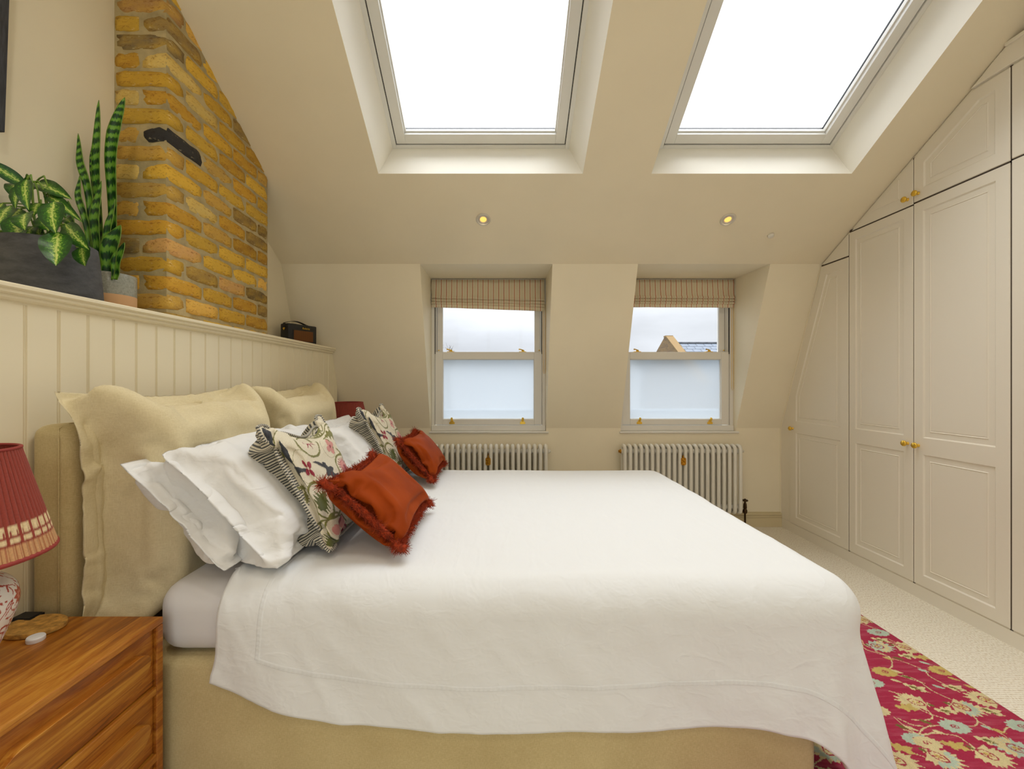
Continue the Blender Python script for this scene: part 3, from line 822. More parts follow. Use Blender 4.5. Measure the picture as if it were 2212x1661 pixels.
# ------------------------------------------------------------------ radiators
def radiator(x0, label, n=22, pitch=.0451, valve=False):
    root = empty('radiator', (x0+n*pitch/2, 3.56, 0), label, 'radiator', 'column radiators under the windows')
    yf, yr, zb, zt, r = 3.525, 3.595, .145, .692, .0138
    pts = []
    for k in range(9):
        a = math.pi*k/8; pts.append((0, (yf+yr)/2-math.cos(a)*(yr-yf)/2, zt-.020+math.sin(a)*.022))
    low = [(p[0], p[1], zb+(zt-p[2])) for p in pts][::-1]
    m = MB(); m.tube(pts+low, [r+.001]*9+[r+.001]*9, 10, closed=True)
    for z in (zt-.045, zb+.045):
        m.lathe([(.012, -pitch/2), (.019, -pitch/2+.002), (.021, -pitch/2+.008), (.021, pitch/2-.008), (.019, pitch/2-.002), (.012, pitch/2)], (0, (yf+yr)/2, z), 14, 'x', cap=False)
    mid = (yf+yr)/2
    c0 = m.build('column', M_RAD, root, smooth=True)
    for k in range(n):
        o = c0 if k == 0 else c0.copy()
        if k: C.objects.link(o)
        o.location = (x0+pitch*(k+.5), 0, 0)
    for x, s in ((x0, -1), (x0+n*pitch, 1)):
        p = MB(); p.lathe([(.017, 0), (.017, .008*s), (.012, .010*s), (.010, .020*s), (.001, .0205*s)], (x, mid, zt-.045), 14, 'x', cap=False); p.build('end_plug', M_RAD if s > 0 else M_OLDBRASS, root, smooth=True)
    for x in (x0+.12, x0+n*pitch-.12):
        f = MB(); f.tube([(x, mid, 0), (x, mid, zb)], .012, 10); f.tube([(x, mid, 0), (x, mid, .01)], .022, 12); f.build('foot', M_RAD, root)
    cx = x0+n*pitch*.5; cz = .575
    P = MB(); P.prism([(-.018, -.030), (-.006, -.036), (.006, -.036), (.018, -.030), (.021, -.024), (.021, .020), (.014, .028), (-.014, .028), (-.021, .020), (-.021, -.024)], lambda a, b, d: (cx+a, yf-.014-d, cz+b), 0, .004)
    P.prism([(-.014, -.022), (.014, -.022), (.016, .016), (.010, .022), (-.010, .022), (-.016, .016)], lambda a, b, d: (cx+a, yf-.018-d, cz+b), 0, .003)
    P.lathe([(.007, 0), (.006, -.005), (.001, -.007)], (cx, yf-.021, cz+.004), 12, 'y', cap=False); P.box(cx-.005, cx+.005, yf-.014, 3.622, cz+.022, cz+.044)
    q = P.build('wall_stay', M_OLDBRASS, root, bevel=.0012); q['label'] = 'brass plaque wall stay'
    if valve:
        vx = x0+n*pitch+.034; V = MB()
        V.lathe([(.014, 0), (.017, .010), (.017, .026), (.011, .036), (.014, .046), (.012, .075), (.008, .085), (.007, .098)], (vx, mid, .135), 14)
        V.lathe([(.007, .096), (.020, .100), (.024, .106), (.020, .112), (.007, .114), (.006, .119), (.001, .120)], (vx, mid, .135), 16)
        V.tube([(vx, mid, .150), (x0+n*pitch-.002, mid, .150)], .009, 10); V.tube([(vx, mid, .14), (vx, mid, 0.0)], .0075, 10)
        w = V.build('valve', M_BRONZE, root, smooth=True); hide_auto(w); w['label'] = 'dark bronze radiator valve'
    return root
radiator(.981, 'white column radiator with bronze valve under the right window', valve=True)
radiator(-.612, 'white column radiator behind the bed under the left window')

# ------------------------------------------------------------------ roman blinds
def blind_mat():
    t = NT('striped_blind_linen'); t.set(Roughness=.9); sx = t.n('SeparateXYZ'); t.l(t.co(), sx.inputs[0])
    x = t.math('FRACT', t.math('DIVIDE', t.math('ADD', sx.outputs['X'], 10.0), .0442))
    c = t.ramp(x, [(0, (238, 226, 194)), (.34, (252, 246, 226)), (.44, (214, 150, 106)), (.48, (250, 238, 206)), (.52, (200, 104, 72)), (.58, (200, 104, 72)), (.60, (248, 232, 186)), (.66, (222, 170, 122)), (.69, (254, 248, 230)), (.78, (238, 226, 194))], 'CONSTANT')
    t.base(c); t.bump(t.noise(500, 2, t.co()), .3, .001)
    tl = t.n('BsdfTranslucent'); t.l(c, tl.inputs['Color']); mx = t.n('MixShader'); mx.inputs[0].default_value = .28; t.l(t.p.outputs[0], mx.inputs[1]); t.l(tl.outputs[0], mx.inputs[2]); t.l(mx.outputs[0], t.out.inputs[0]); return t.m
M_BLIND = blind_mat()
def blind(x0, x1, label, skew, wav):
    root = empty('roman_blind', ((x0+x1)/2, 3.66, 2.05), label, 'blind', 'roman blinds over the sash windows')
    zt = 2.088
    prof = [(0, .0), (-.004, -.03), (-.006, -.08), (-.010, -.13), (-.020, -.146), (-.024, -.155), (-.016, -.160), (.000, -.148), (-.004, -.158), (-.018, -.172), (-.020, -.179), (-.012, -.182), (.004, -.168),
            (.000, -.182), (-.013, -.196), (-.014, -.203), (-.006, -.205), (.004, -.190), (.002, -.205), (-.002, -.234)]
    nx = 90; v = []
    for (dy, dz) in prof:
        for i in range(nx):
            t = i/(nx-1); x = x0+(x1-x0)*t
            sk = skew*(dz/-.2)*t
            wv = wav*math.sin(t*38+dz*20)*max(0, .45-t)/.45*(-dz/.16 if dz > -.16 else 1)*.004+wav*.0025*math.sin(t*23+2+dz*40)*(1 if dz < -.02 else 0)
            v.append((x+wav*.004*math.sin(dz*34+t*3)*(1-t), 3.652+dy+wv, zt+dz-sk))
    o = ob('fabric', np.array(v), grid_faces(len(prof), nx), M_BLIND, root, smooth=True)
    s = o.modifiers.new('thick', 'SOLIDIFY'); s.thickness = .002
    MB().box(x0+.004, x1-.004, 3.654, 3.685, zt-.028, zt+.004).build('headrail', M_FRAME, root)
    m = MB(); xc = x1-.004
    return root, xc
b1, xc1 = blind(-.600, .358, 'striped roman blind on the left window, lower edge sloping to the right', .030, 1.)
b2, xc2 = blind(1.008, 1.966, 'striped roman blind with level folds on the right window', .004, 1.2)
def chain(root, x, z0, z1, brass=True):
    m = MB(); n = int((z0-z1)/.006)
    for k in range(n):
        for dx in (0, .016):
            z = z0-.006*k; m.lathe([(.0005, -.0022), (.002, -.001), (.002, .001), (.0005, .0022)], (x+dx, 3.668, z), 5, cap=False)
    m.tube([(x, 3.668, z0), (x, 3.668, z1), (x+.004, 3.668, z1-.007), (x+.012, 3.668, z1-.007), (x+.016, 3.668, z1), (x+.016, 3.668, z0)], .0009, 4)
    m.build('pull_chain', M_BRASS, root)
chain(b2, 1.966-.012, 1.88, 1.16); chain(b1, .358-.008, 1.88, 1.30)

# ------------------------------------------------------------------ bed
BX0, BX1, BY0, BY1, BZ = -1.217, .897, 1.2237, 2.824, .424
bed = empty('bed', (-.2, 2.02, 0), 'flax linen upholstered double bed with deep headboard and ottoman base', 'bed')
m = MB(); m.box(BX0, BX1, BY0, BY1, .012, BZ); m.build('base', M_BEDBASE, bed, smooth=True, bevel=.022, seg=3)
m = MB(); m.box(-1.339, BX0+.002, BY0-.012, BY1+.012, .012, 1.098); m.build('headboard', M_BEDBASE, bed, smooth=True, bevel=.035, seg=4)
m = MB(); hx = BX0-.030
m.tube([(hx, BY0-.0135, .02), (hx, BY0-.0135, 1.06), (hx-.008, BY0-.006, 1.088), (hx-.012, BY0+.03, 1.0985), (hx-.012, BY1-.03, 1.0985), (hx-.008, BY1+.006, 1.088), (hx, BY1+.0135, 1.06), (hx, BY1+.0135, .02)], .0022, 6)
m.build('seam_piping', M_BEDBASE, bed, smooth=True)
for x in (-1.28, .40):
    for y in (BY0+.08, BY1-.08): MB().lathe([(.025, 0), (.03, .014)], (x, y, 0), 12).build('foot', M_BLACK, bed)

def rounded_box_sheet(x0, x1, y0, y1, z0, z1, r, name, mat, label, cat, n=4):
    m = MB(); m.box(x0, x1, y0, y1, z0, z1); o = m.build(name, mat, None, smooth=True, bevel=r, seg=6); return tag(o, label, cat)
MZ = .630
mattress = rounded_box_sheet(-1.012, .86, BY0+.012, BY1-.012, BZ+.002, MZ, .07, 'mattress', M_SHEET, 'white mattress in fitted sheet showing at the headboard end', 'mattress')

# duvet: analytic drape, then relaxed as cloth over the bed
U0, U1 = -.790, 1.455; YCm = (BY0+BY1)/2; HW = .715; XE = .945; RR = .11; DROP = .405
V1 = HW+DROP
NU, NV = 100, 110
uu = np.linspace(U0, U1, NU)[:, None]+np.zeros((1, NV)); vv = np.linspace(-V1, V1, NV)[None, :]+np.zeros((NU, 1))
gu = 1-.12*np.exp(-((uu-U0)/.085)**2)-.035*np.clip((uu-.45)/.5, 0, 1); ve = vv*gu
ex = np.maximum(0, uu-XE); ey = np.maximum(0, np.abs(ve)-HW)*np.sign(ve); d = np.hypot(ex, ey); ph = np.arctan2(np.abs(ey), ex)
arc = RR*math.pi/2; flare = .05+.06*np.cos(ph)+.36*np.sin(2*ph)**2
out = np.where(d < arc, RR*np.sin(np.minimum(d, arc)/RR), RR+flare*(d-arc)); down = np.where(d < arc, RR*(1-np.cos(np.minimum(d, arc)/RR)), RR+(d-arc)*np.sqrt(1-flare**2))
dd = np.maximum(d, 1e-9)
P = np.stack([np.minimum(uu, XE)+out*ex/dd, YCm+np.clip(ve, -HW, HW)+out*ey/dd, .658-down], -1)
P[..., 2] += np.where(d < 1e-6, .010*fbm(uu*2.2, vv*2.2, 3), 0)
P += .006*np.stack([fbm(uu*5, vv*5, 11), fbm(uu*5, vv*5, 12), 0*uu], -1)*np.clip(d/arc, 0, 1)[..., None]
def collide(P, off):
    xf = 1.035; c = np.array([(-1.0+xf)/2, YCm, .25]); hs = np.array([(xf+1.0)/2, (BY1-BY0)/2, .38])
    r = .085; q = P-c; a = np.abs(q)-(hs-r); s = np.sign(q); mx = np.maximum(a, 0); l = np.linalg.norm(mx, axis=-1, keepdims=True)
    sd = l[..., 0]+np.minimum(a.max(-1), 0)-r-off
    n = np.where(l > 1e-6, mx/np.maximum(l, 1e-6), 0)*s
    top = (l[..., 0] < 1e-6); n[top] = np.array([0, 0, 1.])
    hit = sd < 0
    P[hit] -= (sd[..., None]*n)[hit]; return hit
Vl = np.zeros_like(P); du_, dv_ = (U1-U0)/(NU-1), 2*V1/(NV-1)
dvr = dv_*gu[:, :1, None]
for st in range(60):
    P0 = P.copy(); P += Vl*.9; P[..., 2] -= .0009
    for it in range(4): relax(P, du_, dvr, 1, .30, .22)
    hit = collide(P, .022); P[0, :, :] = np.where(np.abs(vv[0, :, None]) < HW*1.2, P0[0], P[0])
    Vl = P-P0; Vl[hit] *= .3
hang = np.clip(d/arc-.6, 0, 1)[..., None]
for _ in range(10):
    Q = P.copy(); Q[1:-1, 1:-1] = .4*P[1:-1, 1:-1]+.15*(P[2:, 1:-1]+P[:-2, 1:-1]+P[1:-1, 2:]+P[1:-1, :-2])
    for sl in ((slice(None), 0), (slice(None), -1), (0, slice(None)), (-1, slice(None))):
        e = P[sl].copy(); e[1:-1] = .4*P[sl][1:-1]+.3*(P[sl][2:]+P[sl][:-2]); Q[sl] = e
    P = P*(1-hang)+Q*hang
D = up(P, 300, 330); UU = up(uu[..., None], 300, 330)[..., 0]; VV = up(vv[..., None], 300, 330)[..., 0]
nn = normals(D); nn *= np.sign(nn[150, 165, 2])
side = np.clip((np.abs(VV)-HW)/.12, 0, 1); foot = np.clip((UU-XE)/.12, 0, 1); sd = np.maximum(side, foot)
dg = (UU*1.0-np.abs(VV)*.9)
h = .012*side*(1-foot)*fbm(dg*7+2, (UU+np.abs(VV))*1.3, 21, 2)*2+.004*foot*fbm(UU*3, VV*9, 22, 3)*2
h += .004*(crease(UU*4+3, VV*2.4, 31)-.5)*(.2+.8*sd)+.0035*side*(crease(dg*4.5, (UU+np.abs(VV))*1.1, 37)-.5)+.005*np.exp(-((UU-U0)/.10)**2)*(crease(UU*13, VV*7, 33))
h += .0032*crease(UU*1.6+VV*.7, VV*3.4, 35)*(1-sd)+.012*(1-sd)*fbm(UU*2.6, VV*2.6, 36, 2)
h += .004*(np.abs(UU-(U0+.115)) < .006)*0
D = D+nn*h[..., None]
duvet = ob('duvet', D.reshape(-1, 3), grid_faces(300, 330), M_DUVET, smooth=True)
tag(duvet, 'white cotton duvet spread over the bed, corner drooping at the foot', 'duvet')
sm = duvet.modifiers.new('thick', 'SOLIDIFY'); sm.thickness = .016; sm.offset = -1
def on_duvet(u, v, off):
    i = (np.asarray(u)-U0)/(U1-U0)*299; j = (np.asarray(v)+V1)/(2*V1)*329
    i = np.clip(i, 0, 298.99); j = np.clip(j, 0, 328.99); a = i.astype(int); b = j.astype(int); fa = (i-a)[:, None]; fb = (j-b)[:, None]
    g = lambda Q: (Q[a, b]*(1-fa)+Q[a+1, b]*fa)*(1-fb)+(Q[a, b+1]*(1-fa)+Q[a+1, b+1]*fa)*fb
    return g(D)+g(nn)*off
ins = .125
path = [(U0+ins, 0.0, U0+ins, -(V1-ins))]
def seam(name, uvs, half=.007, hgt=.0022):
    uvs = np.array(uvs); t = np.gradient(uvs, axis=0); t /= np.linalg.norm(t, axis=1, keepdims=True); nr = np.stack([-t[:, 1], t[:, 0]], -1)
    rows = []
    pk = 1+.35*np.sin(np.arange(len(uvs))*1.9)+.2*np.sin(np.arange(len(uvs))*.77)
    for s, o in ((-1, .0002), (-.55, hgt), (0, hgt*.15), (.55, hgt), (1, .0002)):
        w = uvs+nr*s*half; rows.append(on_duvet(w[:, 0], w[:, 1], (o*pk)[:, None] if s else (np.full(len(uvs), o))[:, None]))
    R = np.stack(rows, 0); return ob(name, R.reshape(-1, 3), grid_faces(5, len(uvs)), M_DUVET, duvet, smooth=True)
vs = np.linspace(-(V1-ins), -.35, 160); seam('hem_seam', np.stack([np.full_like(vs, U0+ins), vs], -1))
us = np.linspace(U0+ins, U1-ins, 520); seam('hem_seam', np.stack([us, np.full_like(us, -(V1-ins))], -1))
vs = np.linspace(-(V1-ins), V1-ins, 420); seam('hem_seam', np.stack([np.full_like(vs, U1-ins), vs], -1))

# ------------------------------------------------------------------ pillows and cushions
def soft(name, w, h, T, sp, yc, mat, label, cat, group=None, yaw=0, flange=0, seed=0, floor=None, N=40, M=34, f=3, wr=.003, slack=1.0, lean=None, droop=0, bend=.02, squash=None, straight=.75, calm=.35, full=.74):
    A, B = inflate(w, h, T, N, M, flange, seed=seed, slack=slack, bend=bend, straight=straight, calm=calm, full=full)
    if squash:
        for q in (A, B): q[..., 2] = np.where(q[..., 2] > 0, q[..., 2]*squash[0], q[..., 2]*squash[1])
    if droop:
        for q in (A, B): q[..., 1] += droop*np.cos(q[..., 0]/w*math.pi*2)*(q[..., 1]/h+.5)
    A = up(A, N*f, M*f); B = up(B, N*f, M*f)
    u = np.linspace(0, w, N*f)[:, None]+np.zeros((1, M*f)); v = np.linspace(0, h, M*f)[None, :]+np.zeros((N*f, 1))
    e = np.minimum(np.minimum(u, w-u), np.minimum(v, h-v)); k = np.clip(e/.02, 0, 1)
    for q, s, sg in ((A, seed, 1), (B, seed+5, -1)):
        ang = rr = None
        hh = wr*(crease(u*5+s, v*9+s*1.7, s+50)-.4)*np.exp(-e/.12)*1.2+wr*.8*(crease(u*6+v*3.5, v*4.5-u*2.5, s+51)-.4)+wr*2.4*fbm(u*4.5, v*4.5, s+52, 2)
        if flange: hh = hh-.006*np.exp(-((e-flange)/.006)**2)
        q += sg*normals(q)*(hh*k)[..., None]
    pa = pose(A, sp, yc, yaw, floor, h, lean=lean); pb = pose(B, sp, yc, yaw, floor, h, lean=lean)
    V, Fq, _ = sew(pa, pb); o = ob(name, V, Fq, mat, smooth=True)
    tag(o, label, cat, group); return o, pa, pb
spL = spine([(-1.185, .432), (-1.185, .62), (-1.188, .85), (-1.192, 1.03), (-1.210, 1.125), (-1.262, 1.182)])
G1 = 'natural linen back cushions against the headboard'
lc1, la, lb = soft('back_cushion', .80, spL[1], .23, spL, 1.600, M_LINEN, 'big natural linen back cushion with flat flange, nearest the camera', 'cushion', G1, flange=.045, seed=3, wr=.004, N=42, M=42, slack=1.012, squash=(1.75, .12), full=.55)
soft('back_cushion', .78, spL[1]-.03, .20, spL, 2.385, M_LINEN, 'natural linen back cushion beside the window wall, corner peaked', 'cushion', G1, flange=.045, seed=9, wr=.004, N=42, M=42, slack=1.015, lean=.02, squash=(1.75, .12), full=.55)
spA = spine([(-.785, .672), (-.885, .79), (-.99, .905), (-1.08, .985)]); spB = spine([(-.655, .662), (-.765, .79), (-.875, .91), (-.985, 1.005)])
G2 = 'white cotton pillows'
soft('pillow', .74, spA[1]+.05, .19, spA, 1.585, M_PILLOW, 'white flanged pillow at the back of the near pillow stack', 'pillow', G2, flange=.04, seed=14, floor=.672, slack=1.02, straight=1.05, calm=.2, full=.6, wr=.006, squash=(.8, 1.2))
soft('pillow', .72, spB[1]+.03, .23, spB, 1.61, M_PILLOW, 'creased white pillow behind the large near embroidered cushion', 'pillow', G2, seed=17, floor=.672, slack=1.025, wr=.0075, straight=1.25, calm=.1, full=.55, squash=(.75, 1.3))
soft('pillow', .72, spA[1]+.05, .19, spA, 2.42, M_PILLOW, 'white ruffled pillow at the back of the far pillow stack', 'pillow', G2, flange=.05, seed=23, floor=.672, slack=1.035, straight=1.0, full=.6, wr=.007)
soft('pillow', .70, spB[1]+.03, .22, spB, 2.40, M_PILLOW, 'white frilled pillow behind the far embroidered cushion', 'pillow', G2, flange=.04, seed=26, floor=.672, slack=1.03, wr=.007, straight=1.0, full=.6, squash=(.8, 1.2))

# embroidered cushions: print painted once, u = near edge -> far edge, v = bottom -> top
cw = .47
pt = Paint(1, 1, 420, (236, 226, 198))
GR, BK, RD, PK, DG = (126, 124, 56), (50, 52, 56), (158, 40, 58), (224, 152, 142), (98, 104, 44)
def vine(pts, w=.012, c=GR): pt.line(pts, w, c)
vine([(.02, .80), (.12, .845), (.25, .87), (.36, .86), (.50, .83), (.62, .80), (.74, .80), (.86, .82)]); pt.curl(.40, .735, .115, 2.4, 8.4, .013, GR)
pt.star(.40, .735, .068, .024, 8, RD, .2); pt.ell(.41, .73, .016, .016, 0, (240, 220, 200))
pt.leaf(.16, .95, .26, .045, -.35, GR, .1, 7); pt.leaf(.03, .98, .17, .03, -1.0, BK, -.2)
for x_, y_, ro in ((.03, .70, .4), (.02, .52, -.6), (.03, .40, .9), (.04, .17, 1.3)): pt.leaf(x_, y_, .09, .02, ro, GR, .2, 5)
for a, L, wd, bd in ((-1.9, .30, .022, .35), (-.6, .14, .016, .3), (-.2, .16, .014, -.3), (-1.5, .16, .016, -.4)): pt.leaf(.10 if a > -1 else .16, .62 if a > -1 else .80, L, wd, a, BK, bd)
pt.leaf(.56, .83, .17, .035, .15, GR, .1, 6); pt.leaf(.62, .76, .22, .035, -.4, GR, .15, 6); vine([(.60, .74), (.66, .66), (.64, .60)]); pt.curl(.80, .72, .075, 3, 8.6, .011, GR)
pt.curl(.70, .90, .085, 1, 6.6, .011, GR); pt.star(.70, .91, .04, .026, 7, RD); pt.leaf(.84, .84, .12, .02, -.5, PK); pt.leaf(.86, .87, .10, .012, -.7, (214, 90, 96)); pt.leaf(.52, .95, .09, .016, 2.2, BK); pt.leaf(.86, .95, .09, .014, -.7, BK)
for k in range(4): pt.ell(.26+.032*math.cos(k*1.57+.5), .575+.032*math.sin(k*1.57+.5), .026, .016, k*1.57+.5, RD)
pt.curl(.24, .585, .11, 1.0, 5.6, .004, (176, 168, 120)); pt.ell(.262, .575, .010, .010, 0, (240, 220, 200))
pt.leaf(.34, .60, .16, .012, -.2, BK, -.4); pt.leaf(.43, .585, .24, .040, -1.25, BK, .25, 4); pt.leaf(.42, .35, .12, .030, .1, BK); pt.leaf(.46, .27, .14, .018, .6, BK, -.4); pt.leaf(.55, .18, .10, .016, 1.0, BK)
for k in range(4): pt.ell(.62+.03*math.cos(k*1.57+.3), .655+.03*math.sin(k*1.57+.3), .026, .02, k*1.57, PK)
pt.ell(.62, .655, .012, .012, 0, RD); pt.curl(.60, .66, .085, 2.2, 5.4, .004, (186, 178, 140))
pt.curl(.66, .49, .095, .5, 6.6, .014, GR); pt.star(.66, .49, .068, .048, 22, PK); pt.star(.665, .485, .03, .024, 8, RD)
for k in range(20): a = k*.314; pt.line([(.66+.05*math.cos(a), .49+.05*math.sin(a)), (.66+.07*math.cos(a), .49+.07*math.sin(a))], .006, RD)
pt.leaf(.80, .42, .24, .03, 1.9, GR, .2, 8); pt.ell(.90, .56, .042, .10, .15, GR); pt.curl(.90, .56, .12, 4.2, 8.2, .010, GR); vine([(.80, .42), (.88, .40), (.98, .44)]); pt.leaf(.86, .46, .08, .012, 1.9, BK); pt.leaf(.95, .46, .10, .016, 1.3, BK); pt.leaf(.97, .68, .16, .010, 1.9, BK)
pt.curl(.22, .385, .115, .6, 6.6, .016, GR); pt.leaf(.16, .345, .16, .055, .55, DG, 0, 6); vine([(.02, .26), (.12, .275), (.30, .28), (.46, .33), (.60, .40), (.72, .43), (.80, .42)], .014)
pt.curl(.26, .17, .135, 1.2, 7.4, .015, GR); pt.ell(.22, .205, .048, .032, .5, PK); pt.ell(.33, .185, .05, .03, .9, PK); pt.ell(.235, .135, .045, .024, .5, RD); pt.ell(.31, .215, .045, .026, .4, RD)
pt.leaf(.02, .06, .20, .07, .10, DG, 0, 9)
pt.curl(.62, .12, .115, 1.0, 6.8, .014, GR); pt.star(.60, .12, .085, .058, 16, DG); pt.star(.66, .125, .05, .03, 9, (150, 96, 70)); pt.star(.60, .12, .055, .045, 12, GR)
vine([(.40, .02), (.55, .0), (.72, .02), (.86, .10), (.97, .22)], .012); pt.leaf(.78, .10, .24, .03, 1.7, DG, .2, 7); pt.leaf(.90, .04, .16, .022, 1.6, DG, .1, 5)
pt.star(.36, .045, .08, .06, 20, (150, 30, 52)); pt.ell(.38, .02, .02, .03, 0, (214, 160, 150))
def embroidered(yc, label, seed, sp, yaw=0):
    N = 40; A, B = inflate(cw, cw, .19, N, N, seed=seed, slack=1.01, straight=.65, full=.8, calm=.2); A[..., 2] *= .42; B[..., 2] *= 1.55
    n2 = 230
    for q, sg in ((A, 1), (B, -1)):        # the top edge has been karate-chopped
        u = np.linspace(-1, 1, N)[:, None]; v = np.linspace(0, 1, N)[None, :]
        q[..., 1] -= .048*np.exp(-((u-.05)/.42)**2)*v**3
    A = up(A, n2, n2); B = up(B, n2, n2)
    u = np.linspace(0, 1, n2)[:, None]+np.zeros((1, n2)); v = np.linspace(0, 1, n2)[None, :]+np.zeros((n2, 1))
    e = np.clip(np.minimum(np.minimum(u, 1-u), np.minimum(v, 1-v))/.05, 0, 1)
    colA = pt.at(u, v)
    emb = (np.abs(colA-np.array(lin((236, 226, 198)))).sum(-1) > .05)
    A += normals(A)*((.0012*emb+.003*(crease(u*5, v*5, seed+60)-.4))*e)[..., None]
    B -= normals(B)*(.003*(crease(u*6, v*4, seed+61)-.4)*e)[..., None]
    st = np.mod(v*62, 1) < .52
    cb = np.where(st[..., None], np.array(lin((62, 64, 62))), np.array(lin((226, 216, 190))))
    pa = pose(A, sp, yc, yaw, .672, cw); pb = pose(B, sp, yc, yaw, .672, cw)
    V, Fq, cc = sew(pa, pb, colA, cb); o = ob('embroidered_cushion', V, Fq, M_EMBR, smooth=True, col=cc)
    tag(o, label, 'cushion', 'embroidered cushions')
    R = rim_of(pa); m = MB(); m.tube([tuple(p) for p in R], .0052, 6, closed=True)
    k = len(R); col = np.repeat(np.where((np.arange(k) % 4 < 2)[:, None], np.array(lin((62, 64, 62))), np.array(lin((222, 214, 192)))), 6, axis=0)
    ob('piping', m.v, m.f, M_EMBR, o, smooth=True, col=col)['label'] = 'grey striped piping'
    return o
spD = spine([(-.548, .668), (-.625, .80), (-.705, .945), (-.775, 1.075)])
spD2 = spine([(-.548, .668), (-.625, .80), (-.705, .945), (-.775, 1.075)])
embroidered(1.60, 'embroidered floral cushion with striped back, nearest the camera', 41, spD)
embroidered(2.535, 'embroidered floral cushion with striped back, nearer the window wall', 47, spD2)

def velvet_cushion(yc, label, seed, sp, w=.50, h=.33, yaw=0, floor=.682):
    N, M = 44, 34; A, B = inflate(w, h, .15, N, M, seed=seed, slack=1.015, straight=.5)
    A = up(A, 110, 84); B = up(B, 110, 84)
    u = np.linspace(0, w, 110)[:, None]+np.zeros((1, 84)); v = np.linspace(0, h, 84)[None, :]+np.zeros((110, 1))
    e = np.minimum(np.minimum(u, w-u), np.minimum(v, h-v)); k = np.clip(e/.02, 0, 1)
    A += normals(A)*(.0035*(crease(u*6, v*14, seed+70)-.4)*np.exp(-e/.08)*k)[..., None]
    pa = pose(A, sp, yc, yaw, floor, h); pb = pose(B, sp, yc, yaw, floor, h)
    V, Fq, _ = sew(pa, pb); o = ob('velvet_cushion', V, Fq, M_VELVET, smooth=True); tag(o, label, 'cushion', 'rust velvet cushions')
    R = rim_of(pa); n = len(R); cen = (pa.mean((0, 1))+pb.mean((0, 1)))/2
    fn = normals(pa).mean((0, 1)); fn /= np.linalg.norm(fn); r = random.Random(seed); rs = np.random.RandomState(seed)
    m = MB(); v_ = []; f_ = []
    for s in range(15000):
        t = r.random()*n; i = int(t); p = R[i]*(1-(t-i))+R[(i+1) % n]*(t-i); tg = R[(i+2) % n]-R[i-2]; tg /= np.linalg.norm(tg)
        o_ = np.cross(tg, fn); o_ *= np.sign(np.dot(o_, p-cen)); q = r.uniform(-1.9, 1.9)
        dr = o_*math.cos(q)+fn*math.sin(q)+tg*r.uniform(-.5, .5); dr /= np.linalg.norm(dr)
        L = r.uniform(.014, .0205); sd_ = np.cross(dr, tg+rs.randn(3)*.3); sd_ /= np.linalg.norm(sd_); wd = .0011; cu = rs.randn(3)*.008+np.array([0, 0, -.002])
        b = len(v_)
        for k2 in range(4):
            x = k2/3; c = p+dr*L*x+cu*x*x; ww = wd*(1-.5*x)
            c = np.array(c); c[2] = max(c[2], floor-.004)
            v_ += [tuple(c-sd_*ww), tuple(c+sd_*ww)]
        f_ += [(b, b+1, b+3, b+2), (b+2, b+3, b+5, b+4), (b+4, b+5, b+7, b+6)]
    mt = MB(); mt.tube([tuple(p) for p in R], .0125, 10, closed=True); nb = len(v_); rv = np.array(mt.v); rv += rs.randn(*rv.shape)*.0013; v_ += [tuple(q) for q in rv]; f_ += [tuple(i+nb for i in q) for q in mt.f]
    fr_ = ob('fringe', v_, f_, M_FRINGE, o, smooth=True); fr_['kind'] = 'stuff'
    return o
velvet_cushion(1.60, 'rust velvet cushion with brush fringe, the larger one nearest the camera', 81, spine([(-.318, .690), (-.40, .76), (-.555, .905)]))
velvet_cushion(2.52, 'rust velvet cushion with brush fringe, in front of the radiator', 88, spine([(-.372, .690), (-.45, .775), (-.555, .905)]), w=.46, yaw=.0)

